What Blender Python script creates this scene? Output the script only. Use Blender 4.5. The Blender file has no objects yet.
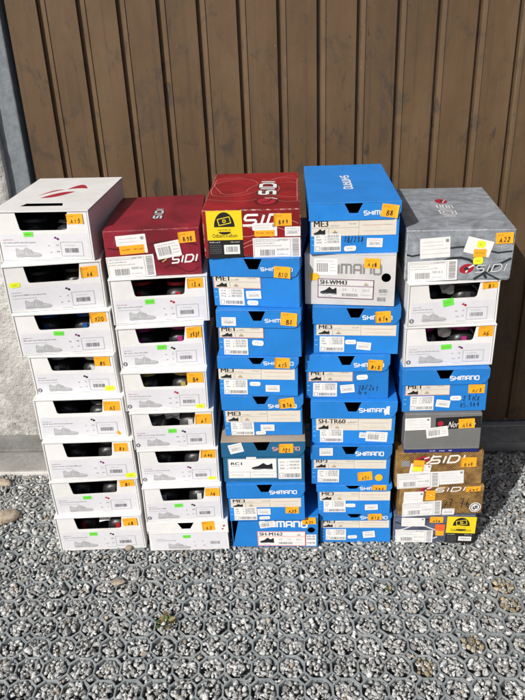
import bpy, bmesh, math, random
import numpy as np
from mathutils import Vector, Matrix
random.seed(7)
rng = np.random.default_rng(7)
SC = bpy.context.scene
COL = SC.collection
R = math.radians

# ------------------------------------------------------------------ camera
H, PITCH, FOC, ROLL, YAW = 1.3358, R(26.669), 704.7, R(-2.409), R(2.451)
cam = bpy.data.cameras.new('camera')
cam.sensor_fit = 'VERTICAL'; cam.sensor_height = 24.0
cam.lens = 24.0 * FOC / 700.0
cam.clip_start = 0.01; cam.clip_end = 500
camo = bpy.data.objects.new('camera', cam); COL.objects.link(camo)
F = Vector((-math.sin(YAW)*math.cos(PITCH), math.cos(YAW)*math.cos(PITCH), -math.sin(PITCH)))
R0 = Vector((math.cos(YAW), math.sin(YAW), 0)); U0 = R0.cross(F)
cx_ = R0*math.cos(ROLL) + U0*math.sin(ROLL)
cy_ = -R0*math.sin(ROLL) + U0*math.cos(ROLL)
m = Matrix((cx_, cy_, -F)).transposed().to_4x4(); m.translation = Vector((0, 0, H))
camo.matrix_world = m
SC.camera = camo

# ------------------------------------------------------------------ sky, sun, exposure
AZ, EL = R(37), R(38)                      # the way the shadows fall, and the sun's height
w = bpy.data.worlds.new('World'); SC.world = w; w.use_nodes = True
nt = w.node_tree; nt.nodes.clear()
sky = nt.nodes.new('ShaderNodeTexSky'); sky.sky_type = 'NISHITA'; sky.sun_disc = False
sky.air_density = 1.0; sky.dust_density = 4.0; sky.ozone_density = .6; sky.sun_elevation = EL; sky.sun_rotation = math.pi + AZ
bg = nt.nodes.new('ShaderNodeBackground'); bg.inputs[1].default_value = 0.075
wo = nt.nodes.new('ShaderNodeOutputWorld')
nt.links.new(sky.outputs[0], bg.inputs[0]); nt.links.new(bg.outputs[0], wo.inputs[0])
sl = bpy.data.lights.new('sun', 'SUN'); sl.energy = 4.5; sl.angle = R(0.5); sl.color = (1, .965, .915)
so = bpy.data.objects.new('sun', sl); COL.objects.link(so)
so.rotation_euler = Vector((math.sin(AZ)*math.cos(EL), math.cos(AZ)*math.cos(EL), -math.sin(EL))).to_track_quat('-Z', 'Y').to_euler()
SC.view_settings.view_transform = 'Standard'; SC.view_settings.look = 'None'
SC.view_settings.gamma = 1; SC.view_settings.exposure = 0; SC.view_settings.use_curve_mapping = False
SC.cycles.use_denoising = True
SC.cycles.max_bounces = 6; SC.cycles.diffuse_bounces = 3

# ------------------------------------------------------------------ materials
class NT:
    def __init__(s, name):
        s.m = bpy.data.materials.new(name); s.m.use_nodes = True
        s.t = s.m.node_tree; s.b = s.t.nodes['Principled BSDF']
    def n(s, kind, **kw):
        x = s.t.nodes.new('ShaderNode'+kind)
        for k, v in kw.items():
            if k.startswith('i_'): x.inputs[k[2:].replace('_', ' ')].default_value = v
            else: setattr(x, k, v)
        return x
    def l(s, a, b): s.t.links.new(a, b)
    def coord(s, out='Object', scale=(1, 1, 1)):
        c = s.n('TexCoord'); mp = s.n('Mapping'); mp.inputs['Scale'].default_value = scale
        s.l(c.outputs[out], mp.inputs[0]); return mp.outputs[0]
    def noise(s, scale, detail=4, rough=.55, vec=None, dist=0.0):
        x = s.n('TexNoise'); x.inputs['Scale'].default_value = scale; x.inputs['Detail'].default_value = detail
        x.inputs['Roughness'].default_value = rough; x.inputs['Distortion'].default_value = dist
        if vec is not None: s.l(vec, x.inputs['Vector'])
        return x.outputs['Fac']
    def ramp(s, fac, *stops):
        x = s.n('ValToRGB'); e = x.color_ramp.elements
        while len(e) < len(stops): e.new(.5)
        for q, (p, c) in zip(e, stops):
            q.position = p; q.color = (*c, 1) if len(c) == 3 else c
        s.l(fac, x.inputs[0]); return x.outputs[0]
    def mix(s, fac, a, b, mode='MIX'):
        x = s.n('Mix', data_type='RGBA', blend_type=mode)
        for v, i in ((fac, 0), (a, 6), (b, 7)):
            if isinstance(v, (int, float)): x.inputs[i].default_value = v
            elif isinstance(v, tuple): x.inputs[i].default_value = (*v, 1)
            else: s.l(v, x.inputs[i])
        return x.outputs[2]
    def math(s, op, a, b=0.0, clamp=False):
        x = s.n('Math', operation=op, use_clamp=clamp)
        for v, i in ((a, 0), (b, 1)):
            if isinstance(v, (int, float)): x.inputs[i].default_value = v
            else: s.l(v, x.inputs[i])
        return x.outputs[0]
    def bump(s, h, strength, dist=.001, normal=None):
        x = s.n('Bump'); x.inputs['Strength'].default_value = strength; x.inputs['Distance'].default_value = dist
        s.l(h, x.inputs['Height'])
        if normal is not None: s.l(normal, x.inputs['Normal'])
        return x.outputs[0]

MATS = {}
def flat(name, col, rough=.55, spec=.5):
    k = NT(name); c = k.coord()
    v = k.ramp(k.noise(60, 3, vec=c), (.3, (.95, .95, .95)), (.7, (1.02, 1.02, 1.02)))
    k.l(k.mix(1.0, tuple(col), v, 'MULTIPLY'), k.b.inputs['Base Color'])
    k.b.inputs['Roughness'].default_value = rough; k.b.inputs['Specular IOR Level'].default_value = spec
    MATS[name] = k.m; return k
def card(name, col, wear=(.62, .6, .56), amount=.6, rough=.5, pattern=None, spread=.1, dirt=.12, bevel=.0013):
    """printed cardboard: soft folded edges that rub pale, faint waves, a little dirt"""
    k = NT(name); c = k.coord()
    oi = k.n('ObjectInfo')
    cc = k.n('VectorMath', operation='ADD'); sc_ = k.n('VectorMath', operation='SCALE'); sc_.inputs['Scale'].default_value = 3.1
    cr = k.n('CombineXYZ'); k.l(oi.outputs['Random'], cr.inputs[0]); k.l(oi.outputs['Random'], cr.inputs[2])
    k.l(cr.outputs[0], sc_.inputs[0]); k.l(c, cc.inputs[0]); k.l(sc_.outputs[0], cc.inputs[1]); c = cc.outputs[0]
    base = tuple(col)
    if pattern: base = pattern(k, c, base)
    br = k.math('ADD', k.math('MULTIPLY', oi.outputs['Random'], 2*spread), 1-spread)
    rgb = k.n('CombineXYZ')
    for i in range(3): k.l(br, rgb.inputs[i])
    colr = k.mix(1.0, base, rgb.outputs[0], 'MULTIPLY')
    d = k.ramp(k.noise(14, 5, .65, c), (.35, (1-dirt, 1-dirt, 1-dirt*1.1)), (.62, (1, 1, 1)))
    colr = k.mix(1.0, colr, d, 'MULTIPLY')
    bv = k.n('Bevel', samples=4); bv.inputs['Radius'].default_value = bevel
    ge = k.n('NewGeometry')
    dt = k.n('VectorMath', operation='DOT_PRODUCT'); k.l(bv.outputs[0], dt.inputs[0]); k.l(ge.outputs['True Normal'], dt.inputs[1])
    e = k.math('SUBTRACT', 1.0, dt.outputs['Value'])
    e = k.math('MULTIPLY', e, 14.0, True)
    nz = k.ramp(k.noise(110, 4, .6, c), (.42, (0, 0, 0)), (.62, (1, 1, 1)))
    nz2 = k.ramp(k.noise(17, 2, .5, c), (.35, (.25, .25, .25)), (.65, (1, 1, 1)))
    f = k.math('MULTIPLY', k.math('MULTIPLY', e, nz), k.math('MULTIPLY', nz2, amount))
    scr = k.ramp(k.noise(240, 2, .5, k.coord('Object', (1, 1, .12))), (.70, (0, 0, 0)), (.78, (1, 1, 1)))
    f = k.math('MAXIMUM', f, k.math('MULTIPLY', scr, amount*.26))
    colr = k.mix(f, colr, tuple(wear))
    k.l(colr, k.b.inputs['Base Color'])
    k.b.inputs['Roughness'].default_value = rough; k.b.inputs['Specular IOR Level'].default_value = .4
    wv = k.math('ADD', k.noise(9, 3, .5, c), k.math('MULTIPLY', k.noise(70, 3, .5, c), .12))
    k.l(k.bump(wv, .55, .004, bv.outputs[0]), k.b.inputs['Normal'])
    MATS[name] = k.m; return k

card('white card', (.75, .75, .755), wear=(.5, .47, .42), amount=.35, spread=.04, dirt=.1, rough=.42)
card('blue card', (.016, .205, .63), wear=(.25, .42, .68), amount=.5, spread=.1, dirt=.12)
card('teal card', (.013, .115, .25), wear=(.25, .4, .5), amount=.5)
card('grey white card', (.62, .62, .62), wear=(.4, .38, .35), amount=.4)
card('kraft', (.36, .29, .215), wear=(.5, .42, .33), amount=.3)
def swirl(k, c, base):
    v = k.noise(6, 3, .5, c, 1.5)
    return k.ramp(v, (.3, tuple(x*.55 for x in base)), (.6, base), (.8, tuple(min(1, x*1.25) for x in base)))
card('dark red card', (.25, .014, .030), wear=(.5, .25, .25), amount=.8, pattern=swirl, bevel=.0022)
card('bright red card', (.33, .012, .018), wear=(.7, .6, .55), amount=1.5, pattern=swirl, bevel=.003)
def brushed(k, c, base):
    v1 = k.noise(20, 7, .75, c, .8)
    mp = k.n('Mapping'); mp.inputs['Rotation'].default_value = (0, .9, .7); mp.inputs['Scale'].default_value = (1, 5, 5); k.l(c, mp.inputs[0])
    v2 = k.noise(14, 4, .6, mp.outputs[0])
    v = k.math('ADD', k.math('MULTIPLY', v1, .7), k.math('MULTIPLY', v2, .3))
    return k.ramp(v, (.36, tuple(x*.6 for x in base)), (.5, base), (.66, tuple(x*1.6 for x in base)))
card('silver card', (.25, .275, .31), wear=(.62, .64, .66), amount=1.5, pattern=brushed, bevel=.0032)
card('slate card', (.085, .10, .155), wear=(.4, .42, .46), amount=.8, pattern=brushed, bevel=.002)
card('grey card', (.165, .168, .168), wear=(.4, .4, .38), amount=.7)
def weave(k, c, base):
    a = k.n('TexChecker'); a.inputs['Scale'].default_value = 290
    a.inputs['Color1'].default_value = (.38, .235, .085, 1); a.inputs['Color2'].default_value = (.12, .066, .024, 1)
    k.l(k.coord('Object', (1, 1, 1.15)), a.inputs[0])
    v = k.ramp(k.noise(38, 5, .7, c), (.32, (.35, .33, .30)), (.68, (1.5, 1.45, 1.3)))
    return k.mix(1.0, a.outputs[0], v, 'MULTIPLY')
card('gold weave card', (.3, .16, .03), wear=(.55, .42, .26), amount=.8, pattern=weave, bevel=.003)
flat('lining', (.022, .022, .024), .8, .2)
flat('print grey', (.66, .665, .71), .5)
flat('drawing grey', (.24, .25, .27), .6)
flat('line grey', (.30, .31, .33), .6)
flat('text grey', (.16, .16, .18), .6)
flat('faint text', (.52, .48, .47), .6)
flat('ink', (.012, .012, .014), .5)
flat('logo red', (.36, .012, .03), .5)
flat('wine line', (.075, .003, .01), .5)
flat('pink line', (.55, .22, .2), .6)
flat('contour', (.62, .32, .26), .6)
flat('purple line', (.13, .02, .10), .6)
flat('paper', (.76, .76, .76), .6)
flat('cream', (.66, .62, .55), .6)
flat('white ink', (.80, .80, .80), .45)
flat('logo grey', (.22, .22, .22), .5)
flat('orange', (.90, .40, .018), .5)
flat('deep orange', (.85, .12, .02), .5)
flat('amber', (.85, .46, .02), .5)
flat('orange print', (.30, .085, .01), .6)
flat('green', (.13, .72, .06), .5)
flat('fluor yellow', (.72, .80, .03), .5)
flat('label yellow', (.80, .60, .012), .5)
flat('black print', (.015, .015, .016), .4)
flat('gold print', (.5, .36, .09), .4)
flat('navy', (.012, .018, .16), .5)
flat('swoosh', (.022, .028, .032), .5)
flat('silver print', (.55, .57, .60), .35)
flat('shoe green', (.25, .3, .03), .6)
flat('light blue', (.25, .50, .80), .6)

# ------------------------------------------------------------------ mesh helpers
def tag(o, label=None, cat=None, group=None, kind=None):
    if label: o['label'] = label
    if cat: o['category'] = cat
    if group: o['group'] = group
    if kind: o['kind'] = kind
    return o
def empty(name, loc, rz=0):
    o = bpy.data.objects.new(name, None); COL.objects.link(o); o.empty_display_size = .05
    o.location = loc; o.rotation_euler = (0, 0, rz); return o
WARP = None
class MB:
    def __init__(s): s.v = []; s.f = []; s.mi = []; s.mats = []; s.sm = []
    def add(s, verts, faces, mat, smooth=False):
        if mat not in s.mats: s.mats.append(mat)
        k = s.mats.index(mat); o = len(s.v)
        s.v += [tuple(q) for q in verts]
        for f in faces: s.f.append(tuple(i+o for i in f)); s.mi.append(k); s.sm.append(smooth)
    def build(s, name, parent=None):
        if WARP: s.v = [WARP(*q) for q in s.v]
        me = bpy.data.meshes.new(name); me.from_pydata(s.v, [], s.f)
        for q in s.mats: me.materials.append(MATS[q])
        me.polygons.foreach_set('material_index', s.mi); me.polygons.foreach_set('use_smooth', s.sm)
        me.update()
        o = bpy.data.objects.new(name, me); COL.objects.link(o)
        if parent: o.parent = parent
        return o
    def box(s, x0, x1, y0, y1, z0, z1, mat, bev=.0006):
        bm = bmesh.new(); bmesh.ops.create_cube(bm, size=1)
        for q in bm.verts:
            q.co = Vector(((x0+x1)/2+q.co.x*(x1-x0), (y0+y1)/2+q.co.y*(y1-y0), (z0+z1)/2+q.co.z*(z1-z0)))
        if bev: bmesh.ops.bevel(bm, geom=list(bm.edges), offset=bev, segments=2, profile=.5, affect='EDGES')
        bm.verts.index_update()
        s.add([q.co for q in bm.verts], [[q.index for q in f.verts] for f in bm.faces], mat); bm.free()
    def panel(s, outer, holes, t, mat, place):
        """flat sheet with cut-outs and thickness t; place(a, b, depth) -> xyz"""
        cu = bpy.data.curves.new('sheet', 'CURVE'); cu.dimensions = '2D'; cu.fill_mode = 'BOTH'; cu.extrude = t/2
        for loop in [outer]+list(holes):
            sp = cu.splines.new('POLY'); sp.points.add(len(loop)-1); sp.use_cyclic_u = True
            for q, (a, b) in zip(sp.points, loop): q.co = (a, b, 0, 1)
        ob = bpy.data.objects.new('sheet', cu); me = bpy.data.meshes.new_from_object(ob)
        s.add([place(q.co.x, q.co.y, q.co.z) for q in me.vertices], [tuple(f.vertices) for f in me.polygons], mat)
        bpy.data.objects.remove(ob); bpy.data.curves.remove(cu); bpy.data.meshes.remove(me)
WORDS = ('size', 'colour', 'road', '39', 'model', 'width', 'article', 'shoe', '42.5', 'made', 'in', 'eur', '245', 'men', 'women', 'black', 'no', 'code', 'item', '8.5')
def rot2(x, y, a): return x*math.cos(a)-y*math.sin(a), x*math.sin(a)+y*math.cos(a)
TXT = {}
def text_mesh(t):
    if t not in TXT:
        cu = bpy.data.curves.new('writing', 'FONT'); cu.body = t; cu.offset = 0; cu.resolution_u = 3
        ob = bpy.data.objects.new('writing', cu); me = bpy.data.meshes.new_from_object(ob)
        v = np.array([q.co[:2] for q in me.vertices]); lo, hi = v.min(0), v.max(0)
        TXT[t] = ((v-lo)/(hi-lo), [tuple(f.vertices) for f in me.polygons])
        bpy.data.objects.remove(ob); bpy.data.curves.remove(cu); bpy.data.meshes.remove(me)
    return TXT[t]
HAND = {'0': [[(.4, 1), (.1, .7), (.1, .25), (.4, 0), (.75, .3), (.7, .8), (.4, 1)]], '1': [[(.15, .7), (.45, 1), (.4, 0)]],
 '2': [[(.05, .75), (.3, 1), (.65, .8), (.5, .45), (.05, .02), (.75, .05)]], '3': [[(.1, .9), (.5, 1), (.65, .78), (.35, .55), (.7, .3), (.45, 0), (.05, .1)]],
 '4': [[(.45, 1), (.05, .4), (.75, .45)], [(.55, .75), (.5, 0)]], '5': [[(.75, 1), (.25, .97), (.15, .55), (.6, .55), (.7, .2), (.4, 0), (.05, .08)]],
 '6': [[(.6, 1), (.2, .6), (.1, .2), (.4, 0), (.7, .25), (.45, .48), (.15, .3)]], '7': [[(.05, .95), (.75, 1), (.35, 0)], [(.2, .5), (.65, .5)]],
 '8': [[(.4, .52), (.1, .78), (.4, 1), (.65, .78), (.4, .52), (.05, .25), (.4, 0), (.75, .25), (.4, .52)]],
 '9': [[(.65, .75), (.35, .95), (.1, .7), (.4, .5), (.65, .75), (.6, .3), (.35, 0)]],
 'A': [[(0, 0), (.4, 1), (.8, 0)], [(.12, .38), (.72, .42)]], 'B': [[(.1, 0), (.15, 1), (.6, .95), (.55, .6), (.18, .52), (.75, .4), (.65, .05), (.1, 0)]],
 'D': [[(.1, 0), (.15, 1), (.65, .8), (.7, .25), (.1, 0)]], '/': [[(.1, -.1), (.6, 1.1)]], '.': [[(.25, .05), (.4, .0)]], '-': [[(.1, .45), (.65, .5)]],
 'W': [[(0, 1), (.2, 0), (.4, .7), (.6, 0), (.85, 1)]], 'R': [[(.1, 0), (.15, 1), (.65, .85), (.15, .5), (.75, 0)]], 'O': [[(.4, 1), (.05, .5), (.4, 0), (.75, .5), (.4, 1)]],
 'C': [[(.7, .85), (.35, 1), (.05, .5), (.35, 0), (.7, .15)]], 'K': [[(.1, 1), (.1, 0)], [(.7, 1), (.12, .5), (.75, 0)]], ' ': []}
LOGO = {'S': (1, [[(1, 1), (.12, 1), (0, .88), (0, .62), (.12, .5), (.88, .5), (1, .38), (1, .12), (.88, 0), (0, 0)]]),
 'H': (1, [[(0, 1), (0, 0)], [(1, 1), (1, 0)], [(0, .5), (1, .5)]]), 'I': (.0, [[(0, 1), (0, 0)]]),
 'M': (1.35, [[(0, 0), (0, 1), (.9, 1), (1, .88), (1, 0)], [(.5, 1), (.5, 0)]]),
 'A': (1, [[(0, 0), (0, .88), (.12, 1), (.88, 1), (1, .88), (1, 0)], [(0, .42), (1, .42)]]),
 'N': (1, [[(0, 0), (0, 1), (.88, 1), (1, .88), (1, 0)]]), 'O': (1, [[(.12, 0), (0, .12), (0, .88), (.12, 1), (.88, 1), (1, .88), (1, .12), (.88, 0), (.12, 0)]]),
 'D': (1.1, [[(0, 0), (0, 1), (.75, 1), (1, .75), (1, .25), (.75, 0), (0, 0)]])}
class Ink:
    """draws flat shapes on one face of a box; face(a, b, off) -> xyz, cx/cz/rot place a sticker on it"""
    def __init__(s, mb, face, cx=0, cz=0, rot=0, layer=0):
        s.mb, s.face, s.cx, s.cz, s.rot, s.lay = mb, face, cx, cz, rot, layer; s.sub = 0
    def P(s, x, z, off):
        a, b = rot2(x, z, s.rot); return s.face(s.cx+a, s.cz+b, off)
    def off(s, layer):
        s.sub += 1; return .00025*(s.lay+layer+1) + s.sub*2e-6
    def poly(s, pts, mat, layer=0):
        o = s.off(layer); s.mb.add([s.P(x, z, o) for x, z in pts], [tuple(range(len(pts)))], mat)
    def rect(s, x0, x1, z0, z1, mat, layer=0): s.poly([(x0, z0), (x1, z0), (x1, z1), (x0, z1)], mat, layer)
    def rrect(s, x0, x1, z0, z1, r, mat, layer=0, n=4):
        p = []
        for cx, cz, a0 in ((x1-r, z0+r, -90), (x1-r, z1-r, 0), (x0+r, z1-r, 90), (x0+r, z0+r, 180)):
            p += [(cx+r*math.cos(R(a0+90*i/n)), cz+r*math.sin(R(a0+90*i/n))) for i in range(n+1)]
        s.poly(p, mat, layer)
    def disc(s, x, z, rx, rz, mat, layer=0, a0=0, a1=360, tilt=0):
        n = 20; p = []
        for i in range(n if a1-a0 == 360 else n+1):
            a = R(a0+(a1-a0)*i/n); q = rot2(rx*math.cos(a), rz*math.sin(a), tilt); p.append((x+q[0], z+q[1]))
        s.poly(p, mat, layer)
    def line(s, pts, wd, mat, layer=0):
        o = s.off(layer); n = len(pts); closed = n > 3 and pts[0] == pts[-1]
        L, Rr = [], []
        for i in range(n):
            p = Vector(pts[i])
            a = Vector(pts[i-1]) if i else (Vector(pts[-2]) if closed else None)
            b = Vector(pts[i+1]) if i < n-1 else (Vector(pts[1]) if closed else None)
            d1 = (p-a).normalized() if a is not None else None
            d2 = (b-p).normalized() if b is not None else None
            if d1 is None: d1 = d2
            if d2 is None: d2 = d1
            n1, n2 = Vector((-d1.y, d1.x)), Vector((-d2.y, d2.x))
            mm = n1+n2
            mm = n1 if mm.length < .2 else mm.normalized()
            k = wd/2/max(.5, mm.dot(n1))
            L.append(p+mm*k); Rr.append(p-mm*k)
        s.mb.add([s.P(q.x, q.y, o) for q in L+Rr], [(i, i+1, n+i+1, n+i) for i in range(n-1)], mat)
    def frame(s, x0, x1, z0, z1, wd, mat, layer=0): s.line([(x0, z0), (x1, z0), (x1, z1), (x0, z1), (x0, z0)], wd, mat, layer)
    def text(s, t, x0, z0, hgt, width, mat, layer=0, shear=0):
        v, f = text_mesh(t); o = s.off(layer)
        s.mb.add([s.P(x0+q[0]*width+shear*q[1]*hgt, z0+q[1]*hgt, o) for q in v], f, mat)
    def bold(s, t, x0, z0, hgt, width, mat, layer=0):
        for q in (-.0005, 0, .0005): s.text(t, x0+q, z0, hgt, width, mat, layer)
    def hand(s, t, x0, z0, hgt, width, wd, mat, layer=0):
        n = len(t); st = width/n
        for i, ch in enumerate(t):
            jx, jz, sh, sz = random.uniform(-.1, .08), random.uniform(-.14, .12), random.uniform(.05, .55), random.uniform(.78, 1.08)
            for pl in HAND[ch]:
                pl = [(x+random.uniform(-.06, .06), z+random.uniform(-.06, .06)) for x, z in pl]
                s.line([(x0+st*(i+jx)+(x+sh*z*hgt/st*.4)*st*.86*sz, z0+(z*sz+jz)*hgt) for x, z in pl], wd*random.uniform(.8, 1.15), mat, layer)
    def logo(s, t, x0, z0, hgt, width, wd, mat, layer=0, gap=.42, shear=0):
        tot = sum(LOGO[c][0] for c in t)+gap*(len(t)-1); k = width/tot; x = x0
        for c in t:
            lw, pls = LOGO[c]
            for pl in pls: s.line([(x+a*lw*k+shear*b*hgt, z0+b*hgt) for a, b in pl], wd, mat, layer)
            x += (lw+gap)*k
    def dashes(s, x0, x1, z, hgt, mat, layer=0, fill=.8):
        x = x0
        while x < x1-hgt:
            t = random.choice(WORDS); l = len(t)*hgt*.62; e = min(x+l, x1)
            s.text(t, x, z, hgt, e-x, mat, layer); x = e+hgt*.5
    def bars(s, x0, x1, z0, z1, mat='ink', layer=0):
        x = x0
        while x < x1:
            l = random.choice((.0006, .0009, .0014)); s.rect(x, min(x+l, x1), z0, z1, mat, layer); x += l+random.choice((.0007, .0011, .0016))
SHOE = [(.01, .14), (.0, .26), (.05, .38), (.16, .46), (.30, .56), (.44, .80), (.53, .97), (.585, 1), (.64, .84), (.72, .72), (.82, .74), (.91, .90), (.965, .93), (.985, .7), (.985, .4), (1, .15), (.97, .03), (.70, .05), (.62, .10), (.42, .04), (.12, .02)]
def shoe_pic(k, x0, x1, z0, z1, mat, layer, flip=False, lines=None):
    p = [((1-a if flip else a), b) for a, b in SHOE]
    q = [(x0+a*(x1-x0), z0+b*(z1-z0)) for a, b in p]
    k.poly(q, mat, layer)
    if lines:
        k.line(q+[q[0]], .0006, lines, layer+1)
        X = lambda a: x0+(1-a if flip else a)*(x1-x0)
        Z = lambda b: z0+b*(z1-z0)
        k.line([(X(.02), Z(.2)), (X(.5), Z(.16)), (X(.98), Z(.2))], .0008, lines, layer+1)
        for a in (.34, .42, .5): k.line([(X(a), Z(.3)), (X(a+.05), Z(.8))], .0009, lines, layer+1)
        k.line([(X(.62), Z(.78)), (X(.68), Z(.3)), (X(.9), Z(.3))], .0006, lines, layer+1)
    elif mat == 'ink':
        k.rect(x0+.05*(x1-x0), x1-.05*(x1-x0), z0+.1*(z1-z0), z0+.17*(z1-z0), 'drawing grey', layer+1)
def icon(k, x, z, r):
    k.poly([(x-r, z), (x+r, z), (x, z+r*1.1)], 'gold print', 2); k.rect(x-r*1.3, x+r*1.3, z-r*.7, z-r*.25, 'text grey', 2)

# ------------------------------------------------------------------ stickers and labels: one part each
def sticker(parent, face, kind, cx, cz, w, h, rot, t, layer):
    mb = MB(); k = Ink(mb, face, cx, cz, R(rot), layer); a, b = w/2, h/2; name = 'paper_label'; lab = None
    if kind == 'O':
        name = 'price_sticker'; lab = 'orange price sticker with a handwritten code'
        sg = random.choice((-1, 1)); cu_ = random.uniform(.0006, .0028); o = k.off(0); e0 = a*.72
        qs = [(-a*sg, 0), (e0*sg, 0), ((e0+(a-e0)*.5)*sg, cu_*.3), (a*sg, cu_)]
        mb.add([k.P(x, z*b, o+u) for x, u in qs for z in (-1, 1)], [(2*i, 2*i+2, 2*i+3, 2*i+1) for i in range(3)], 'orange'); k.dashes(-a+.004, -a+.017, b-.0068, .0028, 'orange print', 1)
        hh = min(h*.40, .0105); n = len(t); ww = min(w*.62, .0078*n)
        k.hand(t, -ww/2+.002, -b+h*.12, hh, ww, .0017, 'ink', 1)
    elif kind == 'G':
        name = 'discount_sticker'; k.rrect(-a, a, -b, b, .001, 'green'); k.dashes(-a*.7, a*.8, -.0015, .003, 'shoe green', 1)
    elif kind in 'Y':
        name = 'discount_sticker'; k.rrect(-a, a, -b, b, b*.6, 'fluor yellow'); k.dashes(-a*.4, a*.6, -.0015, .003, 'shoe green', 1)
    elif kind in ('o', 'oY'):
        name = 'discount_sticker'; k.rrect(-a, a, -b, b, .001, 'orange'); k.dashes(-a*.7, a*.7, -.0012, .003, 'orange print', 1)
        if kind == 'oY': k.rrect(-a, a*.7, -b, -b*.2, .001, 'fluor yellow', 1)
    elif kind == 'or':
        name = 'discount_sticker'; k.rrect(-a, a, -b, b, .003, 'deep orange')
    elif kind == 'oo':
        name = 'discount_sticker'; k.rrect(-a, a, -b, b, b*.8, 'amber')
    elif kind == 'oo2':
        name = 'discount_sticker'; k.rrect(-a, a, .0005, b, .001, 'orange'); k.rrect(-a, a, -b, -.0005, .001, 'orange')
        for z in (b*.5, -b*.5): k.dashes(-a*.8, a*.8, z, .002, 'orange print', 1)
    elif kind == 'oy':
        name = 'discount_sticker'; k.disc(0, 0, a, b, 'amber')
    elif kind == 'RD':
        k.rrect(-a, a, -b, b, b*.75, 'paper'); k.dashes(-a*.5, a*.6, -.0014, .0028, 'line grey', 1)
    elif kind == 'SM':
        k.rrect(-a, a, -b, b, .001, 'paper')
        for z in (.5, .05, -.5): k.dashes(-a*.8, a*.85, b*z, h*.1, 'line grey' if z else 'faint text', 1)
        k.bars(-a*.6, a*.6, -b*.3, b*.0, 'line grey', 1)
    elif kind == 'SM2':
        k.rrect(-a, a, -b, b, .001, 'paper')
        for z in (.55, .1, -.6): k.bars(-a*.8, a*.8, b*z, b*z+h*.14, 'text grey', 1)
    elif kind == 'TX':
        name = 'printed_code'
        k.bars(-a*.7, a, b*.35, b*.85, 'line grey'); k.dashes(-a*.5, a*.8, b*.05, .0025, 'drawing grey')
        k.bars(-a, a*.6, -b*.85, -b*.3, 'line grey')
    elif kind == 'BC':
        name = 'barcode_label'; k.rrect(-a, a, -b, b, .001, 'paper'); k.bars(-a*.8, a*.22, -b*.6, b*.45, 'text grey', 1)
        k.dashes(-a*.8, a*.7, b*.65, .002, 'drawing grey', 1)
        for z in (.3, -.1, -.5): k.dashes(a*.35, a*.85, b*z, .002, 'drawing grey', 1)
    elif kind in ('WT', 'WT2'):
        k.rrect(-a, a, -b, b, .0015, 'paper')
        if kind == 'WT':
            for z in (.55, .2, -.15, -.6): k.dashes(-a*.85, a*(.5 if z > 0 else .9), b*z, .0022, 'faint text', 1)
            k.rect(a*.7, a*.9, b*.5, b*.8, 'drawing grey', 1)
    elif kind == 'WO':
        k.rrect(-a, a, -b*.1, b, .002, 'paper'); k.rrect(-a*.85, a*.8, -b, -b*.08, .001, 'orange', 1)
        k.rect(a*.8, a, -b, -b*.1, 'paper'); k.disc(a*.75, b*.6, .004, .004, 'line grey', 1)
        for z in (.6, .25): k.dashes(-a*.8, a*.4, b*z, .002, 'faint text', 1)
        k.dashes(-a*.7, -a*.1, -b*.6, .004, 'orange print', 2); k.dashes(a*.1, a*.7, -b*.6, .004, 'orange print', 2)
    elif kind == 'SZ':
        name = 'size_label'; k.rrect(-a, a, -b, b, .001, 'paper')
        for z, e in ((.66, .1), (.42, -.1), (.18, .2)): k.dashes(-a*.9, a*e, b*z, .0026, 'line grey', 1)
        k.dashes(a*.1, a*.5, b*.7, .004, 'text grey', 1); k.bars(-a*.7, -a*.1, -b*.75, -b*.15, 'text grey', 1)
        k.dashes(0, a*.5, -b*.25, .0055, 'line grey', 1); k.dashes(0, a*.45, -b*.7, .0024, 'line grey', 1)
        k.frame(-a*.95, a*.58, -b*.88, b*.85, .0006, 'drawing grey', 1)
        z = -b*.85
        while z < b*.85:
            q = random.choice((.0006, .001, .0014)); k.rect(a*.66, a*.93, z, z+q, 'text grey', 1); z += q+.0011
    elif kind == 'SL':
        name = 'size_label'; k.rrect(-a, a, -b, b, .001, 'paper')
        for i, z in enumerate((.62, .3, -.02)):
            k.dashes(-a*.85, -a*.45, b*z, .0042, 'text grey', 1); k.dashes(-a*.25, -a*.1, b*z, .003, 'line grey', 1)
            k.bars(0, a*.85, b*z, b*z+.0055, 'line grey', 1)
        k.bars(-a*.5, a*.9, -b*.85, -b*.45, 'text grey', 1); k.frame(-a*.9, -a*.62, -b*.85, -b*.4, .001, 'line grey', 1)
    elif kind in ('ME1', 'ME3', 'TR'):
        name = 'product_label'; k.rect(-a, a, -b, b, 'cream')
        t2 = t if kind == 'TR' else kind
        if kind == 'ME1': k.frame(-a+.0006, a-.0006, -b+.0006, b-.0006, .0014, 'pink line', 1)
        hw = .0095*len(t2) if kind == 'TR' else .031
        k.bold(t2, -a+.006, b*.06+.0015, b*.72, hw, 'ink', 1)
        k.line([(-a, 0), (a if kind == 'ME1' else a*.12, 0)], .0007, 'line grey', 1)
        k.dashes(-a+.010+hw, -a+.030+hw, b*.2, .0026, 'drawing grey', 1); k.dashes(a*-.15+.004, a*.1, b*.35, .0035, 'drawing grey', 1)
        if kind == 'ME1': k.dashes(a*.45, a*.8, b*.5, .0035, 'drawing grey', 1)
        sw = .026
        shoe_pic(k, -a+.005, -a+.005+sw, -b*.86, -b*.12, 'ink', 1)
        k.line([(-a+sw+.012, -b), (-a+sw+.012, 0)], .0006, 'drawing grey', 1)
        icon(k, -a+sw+.026, -b*.5, .004)
        if kind != 'ME1':
            k.line([(a*.12, -b), (a*.12, b)], .0008, 'line grey', 1)
            k.dashes(a*.2, a*.93, b*.2, .002, 'pink line' if kind == 'ME3' else 'line grey', 1); k.dashes(a*.25, a*.85, -b*.5, .0018, 'faint text', 1)
    elif kind == 'RC1':
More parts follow.
